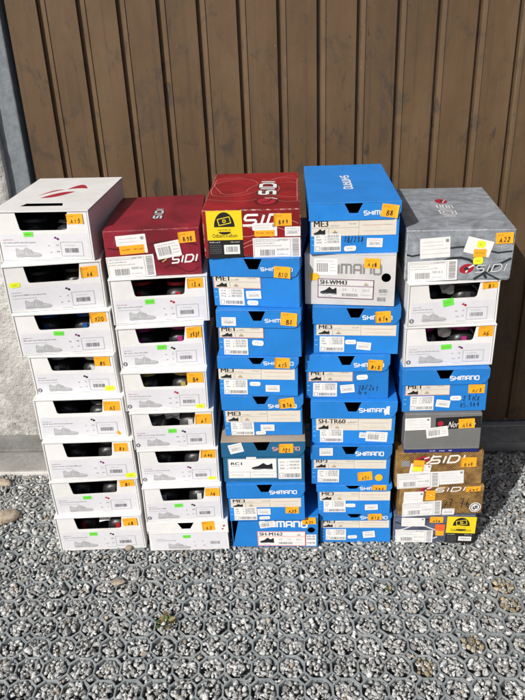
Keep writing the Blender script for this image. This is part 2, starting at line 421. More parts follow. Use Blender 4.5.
        name = 'product_label'; k.rect(-a, a, -b, b, 'paper'); k.bold('RC1', -a+.008, b*.38, .0085, .027, 'ink', 1)
        k.dashes(-a+.008, -a+.03, b*.2, .0025, 'line grey', 1); shoe_pic(k, -.002, a-.01, -b*.12, b*.55, 'ink', 1)
        k.frame(-a+.001, a-.001, -b+.001, b-.001, .0008, 'drawing grey', 1)
        k.line([(-a, -b*.35), (a, -b*.35)], .0008, 'line grey', 1); k.line([(-a*.1, -b), (-a*.1, -b*.35)], .0008, 'line grey', 1)
        k.dashes(-a*.85, -a*.4, -b*.7, .003, 'gold print', 1); k.dashes(0, a*.9, -b*.7, .003, 'line grey', 1)
    elif kind == 'WM':
        name = 'product_label'; red = t.endswith('2'); lc = 'deep orange' if red else 'purple line'
        k.rect(-a, a, -b, b, 'paper' if red else 'grey paper'); k.frame(-a+.001, a-.001, -b+.001, b-.001, .0016, lc, 1)
        k.line([(-a, b*.3), (a, b*.3)], .0014, lc, 1)
        k.bold(t, -a+.006, b*.42, b*.44, a*.95, 'ink', 1); icon(k, a*.72, b*.55, .004)
        shoe_pic(k, -a+.006, -a+.044, -b*.62, b*.15, 'ink', 1); k.dashes(-a+.015, -a+.032, -b*.85, .0024, 'line grey', 1)
        for i, q in enumerate(('39', '7.2', '24.5')): k.text(q, -a*.12+i*a*.36, -b*.22, .0062, .010 if i < 2 else .015, 'line grey', 1)
        k.bars(-a*.12, a*.45, -b*.75, -b*.45, 'text grey', 1); k.dashes(a*.55, a*.9, -b*.6, .0025, 'drawing grey', 1)
    elif kind == 'tab':
        k.rrect(-a, a, -b, b, .001, 'paper')
    elif kind == 'torn':
        name = 'torn_label'
        k.poly([(-a*.5, -b), (a*.3, -b*.7), (a, -b*.9), (a*.9, b*.2), (a, b), (-a*.1, b*.9), (-a*.3, b*.3), (-a, -b*.1)], 'paper')
    elif kind == 'GS':
        k.rrect(-a, a, -b, b, .001, 'drawing grey')
    elif kind == 'badge':
        name = 'round_badge'; k.disc(0, 0, a, b*.85, 'paper'); k.disc(0, 0, a*.84, b*.71, 'ink', 1); k.disc(0, 0, a*.7, b*.6, 'paper', 2)
        k.line([(-a*.35, b*.2), (-a*.3, -b*.25), (0, -b*.25), (0, b*.25), (a*.3, b*.25), (a*.3, -b*.25)], .003, 'ink', 3)
    elif kind == 'YB':
        name = 'store_label'; z = -b+h*.38
        k.rect(-a, a, z, b, 'label yellow'); k.rect(-a, a, -b, z, 'black print')
        zc = z+(b-z)*.45
        k.disc(0, zc, a*.58, (b-z)*.5, 'black print', 1, 0, 180)
        q = [rot2(x, y, R(12)) for x, y in ((-a*.34, -.007), (a*.34, -.007), (a*.34, .007), (-a*.34, .007))]
        q = [(x, y+zc+(b-z)*.2) for x, y in q]; k.line(q+[q[0]], .0018, 'label yellow', 2)
        k.disc(0, zc+(b-z)*.2, .004, .004, 'label yellow', 2); k.disc(0, zc+(b-z)*.2, .002, .002, 'black print', 3)
        k.dashes(-a*.4, a*.4, zc-.008, .003, 'black print', 1)
        k.disc(0, zc-.011, a*.35, .006, 'black print', 1, 180, 360)
        k.text('Odbierz e-album', -a*.7, z+.006, .0085, a*1.4, 'black print', 1)
        k.dashes(-a*.9, -a*.3, z-.006, .0028, 'paper', 1); k.dashes(a*.3, a*.8, z-.006, .0028, 'paper', 1)
        for i in range(5): k.dashes(-a*.9, -a*.25, z-.012-i*.0045, .0016, 'line grey', 1)
        k.rrect(-a*.1, a*.8, -b+.008, z-.011, .001, 'paper', 1); k.bars(a*.02, a*.68, -b+.013, z-.015, 'text grey', 2)
    o = mb.build(name, parent)
    if lab: o['label'] = lab
    return o
flat('grey paper', (.62, .62, .62), .6)

def printing(k, kind, cx, cz, w, h, rot, t):
    """what is printed straight on the cardboard"""
    k.cx, k.cz, k.rot = cx, cz, R(rot); a, b = w/2, h/2
    if kind == 'SH': k.logo('SHIMANO', -a, -b+h*.08, h*.74, w, h*.165, 'white ink')
    elif kind == 'SHB': k.logo('SHIMANO', -a, -b+h*.08, h*.74, w, h*.165, 'contour')
    elif kind == 'SHW': k.logo('SHIMANO', -a, -b, h, w, h*.24, 'white ink')
    elif kind == 'SHG': k.logo('SHIMANO', -a, -b, h, w, h*.22, 'logo grey')
    elif kind == 'SIDI': k.logo('SIDI', -a, -b*.9, h*.9, w*.9, h*.2, 'white ink', 0, .5, .35)
    elif kind == 'SIDS':
        k.logo('SIDI', -a, -b*.9, h*.9, w*.9, h*.26, 'swoosh', 0, .5, .35); k.logo('SIDI', -a, -b*.9, h*.9, w*.9, h*.17, 'silver print', 1, .5, .35)
    elif kind in ('EMR', 'EMS'):
        k.disc(0, 0, a, b, 'logo red', 0, tilt=.2)
        if kind == 'EMR': k.line([(-a*.1, -b*.8), (a*.25, b*.2), (a*.95, b*.7)], .0035, 'white ink', 1); k.disc(-a*.05, 0, a*.35, b*.35, 'swoosh', 1)
    elif kind == 'EMG':
        k.disc(0, 0, a, b, 'wine line', 0, tilt=.2); k.line([(-a*.3, -b*.7), (a*.5, -b*.1), (a*.8, b*.7)], .003, 'gold print', 1)
        k.line([(-a*.9, b*.3), (-a*.2, b*.6), (a*.3, b*.4)], .002, 'logo red', 1)
    elif kind == 'HW': k.hand(t, -a, -b, h*.85, w, .0016, 'ink')
    elif kind == 'HW2': k.hand(t, -a, -b, h*.9, w, .0021, 'ink')
    elif kind == 'band': k.rect(-a, a, -b, b, 'black print')
    elif kind == 'NW': k.text('Northwave', -a, -b*.8, h*.8, w*.9, 'white ink', 1, .25)
    elif kind == 'LET': k.text('INTERNATIONAL CYCLE SPORTS', -a, -b*.5, h*.6, w, 'drawing grey')
    elif kind == 'blue':
        k.rect(-a, a, -b, b, 'navy')
        for x in (-.3, -.05, .2): k.dashes(a*x, a*(x+.12), -b*.3, b*.7, 'white ink', 1)
PRINT = {'SH', 'SHB', 'SHW', 'SHG', 'SIDI', 'SIDS', 'EMR', 'EMG', 'EMS', 'HW', 'HW2', 'band', 'NW', 'LET', 'blue'}

# measured shoe boxes: stack, place in stack, type, front x, front y, yaw, height, width, base z, what is on the front (mm)
BOXES = [
 (0, 0, 'b', -0.5521, 1.5355, -2.25, 0.1197, 0.2201, 0.806, [('O', 77, 99, 37, 23.8, 2, 'A15'), ('G', -36, 65, 22, 11.7, 0, '')]),
 (0, 1, 'b', -0.5429, 1.5212, 6.52, 0.12, 0.2276, 0.686, [('O', 84, 93, 39, 27.3, 2, 'A6'), ('Y', -91, 72, 25, 12.2, 4, '')]),
 (0, 2, 'b', -0.5364, 1.5116, 4.0, 0.1115, 0.2287, 0.5745, [('O', 85, 95, 38, 26.8, 3, '720'), ('G', -14, 58, 24, 11.5, -3, '')]),
 (0, 3, 'b', -0.5288, 1.508, 1.02, 0.1095, 0.2095, 0.465, [('O', 74, 92, 38, 26.5, 0, 'B5'), ('Y', 82, 15, 25, 14.2, 4, '')]),
 (0, 4, 'b', -0.5252, 1.4872, 1.31, 0.1155, 0.2243, 0.3495, [('O', 82, 91, 41, 27.1, -2, 'A3'), ('o', 89, 12, 8, 12.0, 30, '')]),
 (0, 5, 'b', -0.5164, 1.4715, 2.7, 0.1207, 0.2291, 0.2288, [('O', 84, 99, 35, 25.5, 0, 'B3'), ('Y', 98, 12, 28, 14.6, 3, '')]),
 (0, 6, 'b', -0.5183, 1.472, 2.84, 0.1113, 0.2263, 0.1175, [('O', 86, 95, 37, 20.9, 3, 'B1'), ('G', -23, 55, 22, 11.1, 0, '')]),
 (0, 7, 'b', -0.5201, 1.4638, 2.24, 0.1175, 0.2312, 0.0, [('O', 84, 93, 38, 25.8, 2, 'A8'), ('G', -20, 56, 21, 11.7, 0, '')]),
 (1, 0, 'r', -0.3084, 1.538, 2.8, 0.1126, 0.2187, 0.7616, [('WO', -47, 79, 69, 44.9, 3, ''), ('SZ', -54, 26, 110, 52.8, 2, ''), ('BC', 35, 63, 57, 38.1, 9, ''), ('O', 80, 91, 39, 25.4, 3, 'B98'), ('SIDI', 71, 40, 62, 17.9, 3, ''), ('EMG', 22, 40, 23, 15.9, 3, '')]),
 (1, 1, 'b', -0.3029, 1.5303, 4.3, 0.1163, 0.2295, 0.6453, [('O', 86, 97, 37, 24.9, 1, '13.4'), ('G', -24, 56, 22, 12.2, 2, '')]),
 (1, 2, 'b', -0.3063, 1.5114, 4.03, 0.1102, 0.2078, 0.5351, [('O', 80, 89, 36, 28.9, 2, '7537'), ('G', 0, 54, 23, 12.3, 0, '')]),
 (1, 3, 'b', -0.3057, 1.4885, 1.38, 0.1089, 0.2065, 0.4261, [('O', 75, 89, 39, 27.6, 0, 'B4'), ('Y', 83, 9, 22, 11.5, 3, '')]),
 (1, 4, 'b', -0.2964, 1.4822, 2.2, 0.1101, 0.208, 0.316, [('O', 78, 85, 40, 29.2, -1, 'A1'), ('G', -2, 53, 21, 11.9, 3, '')]),
 (1, 5, 'b', -0.2913, 1.478, 1.66, 0.1051, 0.2048, 0.2109, [('O', 77, 88, 37, 24.6, -3, 'A45'), ('Y', 83, 12, 20, 10.2, 3, '')]),
 (1, 6, 'b', -0.2882, 1.4624, 2.7, 0.1132, 0.2052, 0.0977, [('O', 79, 91, 38, 25.8, 0, 'A6'), ('G', -12, 52, 22, 11.2, 3, '')]),
 (1, 7, 'bl', -0.2823, 1.4574, 1.54, 0.0977, 0.219, 0.0, [('O', 57, 84, 33, 30.5, 3, 'A2'), ('G', -5, 47, 21, 10.4, 3, '')]),
 (2, 0, 'r2', -0.0737, 1.4996, -0.1, 0.1092, 0.2153, 0.8146, [('YB', -60, 60, 78, 106.7, 0, ''), ('SIDI', 33, 85, 105, 25.7, 0, ''), ('WO', 28, 63, 54, 30.3, 0, ''), ('O', 68, 85, 39, 28.1, 0, 'B99'), ('SM', 89, 58, 34, 21.7, 0, ''), ('SZ', 53, 21, 105, 46.8, 0, '')]),
 (2, 1, 's', -0.0737, 1.4965, -7.58, 0.1202, 0.2064, 0.6944, [('SH', 50, 94, 72, 10.0, 0, ''), ('O', 63, 87, 38, 27.6, -3, 'B10'), ('ME1', -43, 62, 110, 31.7, 0, ''), ('SL', -58, 24, 59, 42.4, 0, ''), ('SM', -6, 30, 35, 19.8, 3, ''), ('RD', -9, 10, 26, 12.0, 0, '')]),
 (2, 2, 's', -0.0695, 1.4796, -4.95, 0.1197, 0.1992, 0.5747, [('SH', 50, 94, 69, 10.8, 0, ''), ('SM', -70, 91, 34, 21.9, 0, ''), ('O', 71, 98, 38, 32.6, -5, 'B3'), ('ME1', -42, 62, 105, 29.9, 0, ''), ('SL', -56, 24, 57, 42.7, 0, ''), ('RD', -4, 35, 27, 14.1, -4, '')]),
 (2, 3, 's', -0.076, 1.4772, -3.17, 0.1064, 0.1942, 0.4683, [('SH', 49, 90, 70, 10.7, 0, ''), ('O', 58, 91, 36, 27.8, -2, 'A15'), ('ME3', -4, 60, 183, 31.6, 0, ''), ('SL', -55, 24, 57, 40.4, 0, ''), ('RD', -8, 33, 26, 11.1, 0, ''), ('SM', 34, 21, 34, 18.3, 0, '')]),
 (2, 4, 's', -0.0686, 1.4796, -0.67, 0.1169, 0.1978, 0.3515, [('SH', 48, 87, 67, 12.8, 0, ''), ('O', 59, 95, 37, 28.4, 8, 'B16'), ('ME3', 0, 56, 183, 33.1, 0, ''), ('SL', -52, 20, 57, 38.2, 0, ''), ('SM', 10, 23, 34, 18.6, 0, ''), ('RD', -7, 8, 25, 10.4, 4, '')]),
 (2, 5, 's', -0.0719, 1.4568, -0.07, 0.126, 0.21, 0.2255, [('SHB', 57, 103, 67, 13.5, 0, ''), ('SM', -68, 106, 35, 27.6, 14, ''), ('O', 57, 104, 36, 26.9, 0, 'A23'), ('RC1', -29, 42, 123, 60.7, 0, ''), ('SL', 65, 40, 58, 63.1, 0, ''), ('tab', -31, 76, 25, 8.5, 0, '')]),
 (2, 6, 's', -0.0681, 1.4484, 0.63, 0.1196, 0.2009, 0.1059, [('SH', 44, 93, 68, 13.7, 0, ''), ('O', 65, 34, 35, 23.0, -3, 'A25'), ('ME3', -2, 58, 181, 27.9, 0, ''), ('SL', -56, 24, 59, 41.3, 0, ''), ('SM', -8, 30, 34, 19.8, 0, ''), ('RD', -7, 10, 28, 10.0, 3, '')]),
 (2, 7, 'w', -0.0511, 1.466, -1.07, 0.1059, 0.2279, 0.0, [('SHW', 23, 79, 123, 19.0, 0, ''), ('BC', -19, 79, 41, 21.8, 9, ''), ('O', 90, 91, 36, 22.6, 5, 'A31'), ('WM', 17, 30, 128, 50.8, 0, 'SH-M162'), ('SM2', 96, 25, 27, 39.7, 0, '')]),
 (3, 0, 's', 0.15, 1.5141, -0.1, 0.1183, 0.2006, 0.8105, [('SH', 52, 94, 65, 12.0, 0, ''), ('O', 75, 97, 37, 28.9, -8, 'B8'), ('ME3', -2, 62, 186, 37.7, 0, ''), ('SL', -59, 27, 59, 41.1, 0, ''), ('HW', -1, 35, 45, 14.8, 0, '38/238'), ('SM', 45, 25, 35, 20.9, -2, ''), ('RD', -9, 13, 27, 12.6, 3, '')]),
 (3, 1, 'w', 0.141, 1.5127, -8.52, 0.1241, 0.2029, 0.6864, [('SHG', 0, 88, 138, 21.6, 0, ''), ('BC', -54, 93, 53, 39.5, 0, ''), ('O', 49, 103, 35, 23.2, -2, 'A18'), ('oo', -80, 69, 22, 17.6, 0, ''), ('WM', -9, 41, 127, 47.3, -1, 'SH-WM43'), ('TX', 74, 28, 23, 34.5, 0, '')]),
 (3, 2, 's', 0.1568, 1.4995, -4.47, 0.1208, 0.2042, 0.5656, [('SH', 48, 96, 67, 12.7, 0, ''), ('ME3', 0, 62, 186, 27.9, 0, ''), ('SL', -56, 25, 58, 39.7, 0, ''), ('RD', -12, 31, 26, 11.6, 0, ''), ('SM', 19, 21, 34, 20.1, -5, ''), ('O', 61, 98, 36, 28.8, 4, 'B19')]),
 (3, 3, 's', 0.1383, 1.4962, -2.93, 0.1216, 0.204, 0.444, [('SH', 51, 95, 70, 13.0, 0, ''), ('ME1', -40, 63, 107, 30.4, 0, ''), ('SL', -53, 25, 58, 38.9, 0, ''), ('RD', 36, 60, 27, 13.8, 5, ''), ('SM', 1, 28, 34, 22.5, 6, ''), ('HW', 52, 31, 51, 16.8, 0, '38/241'), ('HW', 37, 17, 21, 8.5, 0, '22 W'), ('O', 66, 95, 36, 28.6, -4, 'B18')]),
 (3, 4, 's', 0.1548, 1.4834, -2.89, 0.1257, 0.2116, 0.3183, [('SH', 50, 101, 73, 14.3, 0, ''), ('TR', 1, 64, 187, 35.1, 0, 'SH-TR60'), ('SL', -54, 25, 58, 40.7, 0, ''), ('SM', 26, 26, 21, 16.4, -4, ''), ('BC', 59, 22, 54, 29.2, -3, ''), ('torn', 80, 100, 15, 27.2, 0, '')]),
 (3, 5, 's', 0.1485, 1.4773, -2.17, 0.1212, 0.208, 0.1971, [('SH', 47, 98, 70, 15.2, 0, ''), ('SM', -64, 103, 34, 23.2, 1, ''), ('TR', -2, 64, 186, 31.1, 0, 'RP3'), ('SL', -57, 26, 56, 40.0, 0, ''), ('O', 38, 26, 38, 27.2, 7, 'A51'), ('oy', 74, 22, 20, 21.5, 0, '')]),
 (3, 6, 's', 0.1589, 1.4754, -0.93, 0.096, 0.1955, 0.1011, [('SH', 49, 85, 67, 11.6, 0, ''), ('ME3', 2, 59, 184, 29.4, 0, ''), ('SL', -51, 26, 58, 37.9, 0, ''), ('RD', -9, 29, 26, 11.3, 0, ''), ('SM', 46, 23, 34, 17.9, 2, ''), ('O', 64, 88, 38, 16.4, 0, 'A55')]),
 (3, 7, 's', 0.166, 1.4793, -0.73, 0.1011, 0.1931, 0.0, [('SH', 49, 87, 70, 12.2, 0, ''), ('ME3', -1, 62, 181, 28.8, 0, ''), ('SL', -52, 27, 54, 37.7, 0, ''), ('RD', -8, 19, 25, 11.2, 3, ''), ('SM', 36, 28, 32, 22.3, 6, ''), ('O', 51, 90, 37, 21.3, 3, 'B12')]),
 (4, 0, 'g', 0.3838, 1.514, -3.32, 0.1202, 0.236, 0.7394, [('WT', -54, 79, 66, 47.2, 4, ''), ('WT2', 41, 80, 59, 37.1, -14, ''), ('Y', 46, 86, 19, 16.2, -8, ''), ('o', 45, 66, 28, 18.5, 0, ''), ('Y', 43, 48, 22, 17.2, 4, ''), ('O', 94, 100, 37, 25.2, 3, 'A22'), ('SZ', -56, 25, 110, 48.6, 3, ''), ('EMR', 20, 29, 33, 22.5, 3, ''), ('SIDS', 74, 30, 71, 18.1, 3, '')]),
 (4, 1, 'b', 0.3788, 1.5065, 3.41, 0.1045, 0.2123, 0.6348, [('O', 86, 94, 40, 20.6, 4, 'B1'), ('G', -11, 55, 25, 18.0, 12, '')]),
 (4, 2, 'b', 0.3759, 1.5001, 1.77, 0.1079, 0.214, 0.5269, [('O', 83, 90, 35, 28.3, 0, 'A6'), ('G', -7, 52, 25, 13.2, 3, '')]),
 (4, 3, 's', 0.3726, 1.4854, 0.23, 0.1179, 0.2083, 0.4091, [('SH', 44, 94, 68, 14.2, 0, ''), ('ME1', -42, 60, 107, 31.3, 0, ''), ('SL', -54, 24, 57, 39.8, 0, ''), ('SM', -3, 22, 34, 20.2, -8, ''), ('RD', 27, 37, 27, 13.0, 0, ''), ('O', 75, 62, 39, 23.9, 0, 'A/5'), ('HW', 66, 37, 41, 16.9, 2, '2 ROCK'), ('HW', 62, 18, 48, 15.9, 2, '45-544')]),
 (4, 4, 'n', 0.3741, 1.4761, 0.41, 0.1159, 0.1888, 0.2931, [('WT', -63, 87, 63, 35.0, 2, ''), ('band', 37, 89, 112, 33.7, 2, ''), ('NW', 48, 85, 73, 21.6, 2, ''), ('EMS', -7, 87, 15, 14.6, 0, ''), ('O', 57, 87, 39, 27.4, 3, 'A56'), ('BC', -14, 63, 54, 29.5, 8, ''), ('LET', 3, 15, 177, 7.3, 1, ''), ('blue', 3, 4, 188, 12.2, 1, '')]),
 (4, 5, 'o', 0.3748, 1.4796, 1.03, 0.108, 0.2215, 0.1851, [('SIDI', 20, 85, 91, 22.8, 2, ''), ('EMR', -43, 87, 35, 18.5, 0, ''), ('O', 73, 75, 41, 29.7, 0, 'B98'), ('GS', -86, 75, 21, 17.4, 0, ''), ('WT', -48, 57, 53, 31.3, -8, ''), ('oY', -53, 68, 28, 34.2, -4, ''), ('SZ', -52, 23, 108, 47.8, 2, ''), ('WT', 33, 29, 62, 42.2, 3, '')]),
 (4, 6, 'o', 0.3853, 1.4779, 2.23, 0.0908, 0.219, 0.0943, [('SIDI', 23, 82, 81, 13.6, 2, ''), ('EMR', -43, 85, 31, 12.9, 2, ''), ('O', 80, 82, 39, 15.5, 2, 'A97'), ('WT', -73, 55, 51, 45.9, 1, ''), ('oo2', -29, 65, 25, 31.3, 0, ''), ('HW2', 42, 40, 76, 33.0, 3, '27-76'), ('badge', 91, 23, 30, 37.3, 0, ''), ('SZ', -48, 22, 102, 46.6, 3, ''), ('SM', 22, 11, 32, 20.1, 0, '')]),
 (4, 7, 'g2', 0.373, 1.4761, -1.4, 0.0943, 0.2155, 0.0, [('WT', -56, 70, 62, 28.5, 0, ''), ('O', 5, 79, 36, 19.6, 0, 'A56'), ('or', 16, 53, 26, 20.5, 0, ''), ('o', 16, 34, 22, 15.9, 0, ''), ('SZ', -52, 23, 100, 41.7, 0, ''), ('YB', 71, 46, 77, 88.7, -1, '')]),
]

# ------------------------------------------------------------------ the setting
def ground_at(px, py, z=0.0):
    """where a point seen in the photograph lies on the ground, used once to measure places of loose stones"""
    u, v = px-262.5, py-350
    d = F*FOC + cx_*u - cy_*v
    t = (z-H)/d.z; return Vector((0, 0, H))+d*t
# ground sheet under everything
k = NT('soil'); c = k.coord()
vo = k.n('TexVoronoi', i_Scale=95); k.l(c, vo.inputs['Vector'])
cl = k.ramp(vo.outputs['Color'], (.1, (.10, .10, .10)), (.9, (.34, .335, .32)))
k.l(k.mix(k.ramp(k.noise(220, 3, vec=c), (.4, (0, 0, 0)), (.6, (1, 1, 1))), cl, (.05, .048, .045)), k.b.inputs['Base Color'])
k.l(k.bump(vo.outputs['Distance'], 1, .02), k.b.inputs['Normal']); k.b.inputs['Roughness'].default_value = .9
MATS['soil'] = k.m
mb = MB(); mb.add([(-40, -60, -.019), (40, -60, -.019), (40, 60, -.019), (-40, 60, -.019)], [(0, 1, 2, 3)], 'soil')
tag(mb.build('ground'), kind='structure')

# plastic paving grid: octagons and little squares
k = NT('grid plastic'); c = k.coord('Object')
a_ = k.ramp(k.noise(30, 5, .65, c), (.3, (.16, .185, .196)), (.7, (.27, .298, .308)))
a_ = k.mix(k.ramp(k.noise(5, 4, .6, c), (.45, (0, 0, 0)), (.7, (.45, .45, .45))), a_, (.30, .30, .285))
k.l(k.mix(k.ramp(k.noise(150, 3, vec=c), (.62, (0, 0, 0)), (.75, (.6, .6, .6))), a_, (.06, .06, .055)), k.b.inputs['Base Color'])
k.b.inputs['Roughness'].default_value = .6
k.l(k.bump(k.noise(220, 4, vec=c), .35, .002), k.b.inputs['Normal']); MATS['grid plastic'] = k.m
PX, PY, OX, OY = .0592, .0588, -.3078, 1.2019
FRONT = 1.915
cells = [(OX+i*PX, OY+j*PY) for i in range(-27, 33) for j in range(-30, 13) if OY+j*PY < FRONT-.028]
def octo(cx, cy, ax, ay, g=.4142):
    return [(cx+ax*s, cy+ay*q) for s, q in ((1, -g), (1, g), (g, 1), (-g, 1), (-1, g), (-1, -g), (-g, -1), (g, -1))]
V, Fc = [], []
def ring(loops):
    o = len(V); n = len(loops[0])
    for lp in loops: V.extend(lp)
    for a in range(len(loops)-1):
        for i in range(n):
            j = (i+1) % n; Fc.append((o+a*n+i, o+a*n+j, o+(a+1)*n+j, o+(a+1)*n+i))
TW = .0023
for cx, cy in cells:
    hx, hy = PX/2, PY/2; zj = random.uniform(-.0007, .0007)
    L = [[(x, y, 0) for x, y in octo(cx, cy, hx, hy)],
         [(x, y, zj) for x, y in octo(cx, cy, hx-TW+.0007, hy-TW+.0007)], [(x, y, -.0016) for x, y in octo(cx, cy, hx-TW, hy-TW)],
         [(x, y, -.019) for x, y in octo(cx, cy, hx-TW-.0012, hy-TW-.0012)]]
    ring(L)
    sx, sy = cx+hx, cy+hy; ax, ay = hx*.5858, hy*.5858
    if sy < FRONT-.02:
        dm = lambda k_, z: [(sx+ax*k_, sy, z), (sx, sy+ay*k_, z), (sx-ax*k_, sy, z), (sx, sy-ay*k_, z)]
        ring([dm(1, 0), dm(.80, zj), dm(.76, -.0016), dm(.72, -.019)])
from mathutils import noise as mn
def lay(x, y):
    'the mats do not lie perfectly flat or true'
    q = Vector((x*3.1, y*3.1, 0)); p = Vector((x*14, y*14, 5))
    return (.0035*mn.noise(q)+.0009*mn.noise(p), .0035*mn.noise(q+Vector((7, 3, 2)))+.0009*mn.noise(p+Vector((2, 8, 1))), -.0012+.0012*mn.noise(q*1.7+Vector((1, 1, 9)))+.0006*mn.noise(p+Vector((4, 4, 4))))
V = [(x+l[0], y+l[1], z+l[2]) for x, y, z in V for l in (lay(x, y),)]
me = bpy.data.meshes.new('paving_grid'); me.from_pydata(V, [], Fc); me.materials.append(MATS['grid plastic'])
go = bpy.data.objects.new('paving_grid', me); COL.objects.link(go); tag(go, kind='structure')

# gravel in the cells: angular stones, far too many to count
k = NT('granite'); c = k.coord('Object')
at = k.n('Attribute', attribute_name='tint')
sp = k.ramp(k.noise(420, 3, .7, c), (.36, (.28, .28, .28)), (.5, (.85, .85, .84)), (.66, (1.25, 1.25, 1.22)))
k.l(k.mix(1.0, at.outputs['Color'], sp, 'MULTIPLY'), k.b.inputs['Base Color'])
k.b.inputs['Roughness'].default_value = .75
k.l(k.bump(k.noise(500, 4, vec=c), .5, .002), k.b.inputs['Normal']); MATS['granite'] = k.m
lib = []
for i in range(28):
    bm = bmesh.new()
    for q in range(15):
        p = Vector((random.gauss(0, 1), random.gauss(0, 1), random.gauss(0, 1))).normalized()*random.uniform(.82, 1.1)
        bm.verts.new((p.x*1.15, p.y*.9, p.z*.78))
    h_ = bmesh.ops.convex_hull(bm, input=list(bm.verts))
    bmesh.ops.delete(bm, geom=[g for g in h_['geom_interior'] if isinstance(g, bmesh.types.BMVert)], context='VERTS')
    bmesh.ops.triangulate(bm, faces=list(bm.faces)); bm.verts.index_update()
    lib.append((np.array([q.co[:] for q in bm.verts]), np.array([[q.index for q in f.verts] for f in bm.faces]))); bm.free()
GV, GF, GT, off = [], [], [], 0
def put_stone(x, y, z, r, tint):
    global off
    v, f = lib[random.randrange(len(lib))]
    A = np.array(Matrix.Rotation(random.uniform(0, 6.28), 3, 'Z') @ Matrix.Rotation(random.gauss(0, .5), 3, 'X') @ Matrix.Rotation(random.gauss(0, .5), 3, 'Y'))
    p = (v*(r*np.array([random.uniform(.8, 1.2), random.uniform(.8, 1.15), random.uniform(.62, 1.05)]))) @ A.T + np.array([x, y, z])
    GV.append(p); GF.append(f+off); off += len(v); GT.append(np.tile(tint, (len(f), 1)))
def tint():
    q = random.random()
    if q < .02: b = random.uniform(.36, .46); return (b, b*.86, b*.68)
    if q < .16: b = random.uniform(.22, .34); return (b, b, b*1.02)
    b = random.choice((random.uniform(.32, .48), random.uniform(.46, .72))); return (b*.985, b, b*.995)
rng2 = random.Random(3)
stained = [ground_at(503, 584), ground_at(511, 602), ground_at(479, 645), ground_at(434, 670)]
for gx, gy in cells:
    dx, dy, dz = lay(gx, gy); cx, cy = gx+dx, gy+dy
    vis = abs(cx) < 1.0 and cy > .85
    lvl = dz+rng2.gauss(.0022, .0018); brown = any((cx-q.x)**2+(cy-q.y)**2 < .0007 for q in stained)
    rmax = PX/2-TW-.004
    pts = []
    for q in range(90):
        a, rr = random.uniform(0, 6.283), rmax*math.sqrt(random.random())
        r = random.choice((.0048, .0062, .0074, .0088, .0104))*random.uniform(.9, 1.1)
        x, y = rr*math.cos(a), rr*math.sin(a)
        if rr+r*.62 > rmax+.0045: continue
        if all((x-u)**2+(y-v)**2 > ((r+s)*.70)**2 for u, v, s in pts): pts.append((x, y, r))
        if len(pts) > (24 if vis else 11): break
    for x, y, r in pts:
        t_ = tint()
        if brown: t_ = (t_[0]*.85, t_[1]*.68, t_[2]*.44)
        put_stone(cx+x, cy+y, lvl-r*.62+random.uniform(-.002, .0025), r, t_)
    if vis:
        for q in range(12):
            a, rr = random.uniform(0, 6.283), .0235*math.sqrt(random.random()); put_stone(cx+rr*math.cos(a), cy+rr*math.sin(a), lvl+random.uniform(-.002, .002), random.uniform(.0014, .0032), tint())
        for q in range(14):
            a, rr = random.uniform(0, 6.283), .0225*math.sqrt(random.random()); put_stone(cx+rr*math.cos(a), cy+rr*math.sin(a), -.008, .0078, tint())
    for q in range(3 if vis else 1):
        put_stone(cx+PX/2+random.uniform(-.0055, .0055), cy+PY/2+random.uniform(-.0055, .0055), -.005+q*.0024, random.uniform(.005, .0074), tint())
for q in range(900):                                   # stray chips lying on the walls of the grid
    put_stone(random.uniform(-.9, .9), random.uniform(.9, 1.9), .001, random.uniform(.0015, .0034), tint())
GV = np.concatenate(GV); GF = np.concatenate(GF); GT = np.concatenate(GT)
me = bpy.data.meshes.new('gravel'); me.vertices.add(len(GV)); me.vertices.foreach_set('co', GV.astype(np.float32).ravel())
me.loops.add(GF.size); me.loops.foreach_set('vertex_index', GF.astype(np.int32).ravel())
me.polygons.add(len(GF)); me.polygons.foreach_set('loop_start', np.arange(0, GF.size, 3, dtype=np.int32))
me.update(calc_edges=True)
ca = me.attributes.new('tint', 'FLOAT_COLOR', 'FACE')
ca.data.foreach_set('color', np.hstack([GT, np.ones((len(GT), 1))]).astype(np.float32).ravel())
me.materials.append(MATS['granite'])
gv = bpy.data.objects.new('gravel', me); COL.objects.link(gv)
tag(gv, 'light grey crushed granite gravel filling the cells of the paving grid', 'gravel', kind='stuff')

# loose stones and weeds
k = NT('field stone'); c = k.coord()
k.l(k.ramp(k.noise(40, 6, .7, c), (.3, (.16, .125, .09)), (.55, (.36, .30, .23)), (.75, (.5, .45, .37))), k.b.inputs['Base Color'])
k.b.inputs['Roughness'].default_value = .85; k.l(k.bump(k.noise(60, 6, .65, c), .8, .006), k.b.inputs['Normal']); MATS['field stone'] = k.m
def stone(px, py, sx, sy, sz, rz, label):
    p = ground_at(px, py); bm = bmesh.new(); bmesh.ops.create_icosphere(bm, subdivisions=3, radius=1)
    sd = random.uniform(0, 50)
    from mathutils import noise as mn
    for q in bm.verts:
        n = 1+.28*mn.noise(q.co*1.3+Vector((sd, 0, 0)))+.10*mn.noise(q.co*4+Vector((0, sd, 0)))
        d = q.co*n; q.co = Vector((d.x*sx, d.y*sy, max(d.z, -.6)*sz))
    bm.verts.index_update(); mb = MB(); mb.add([q.co for q in bm.verts], [[q.index for q in f.verts] for f in bm.faces], 'field stone', True); bm.free()
    o = mb.build('stone'); o.location = (p.x, p.y, sz*.52); o.rotation_euler = (0, 0, rz)
    tag(o, label, 'stone', 'loose stones on the paving grid')
stone(6, 519, .036, .028, .016, .3, 'large flat tan stone lying on the gravel left of the white stack')
stone(3, 484, .03, .016, .012, -.2, 'brown stone at the foot of the concrete strip by the wall')
stone(129, 549, .011, .009, .008, .5, 'small tan pebble against the lowest box of the leftmost stack')
stone(118, 583, .017, .011, .006, .1, 'flat beige pebble on the grid in front of the white boxes')
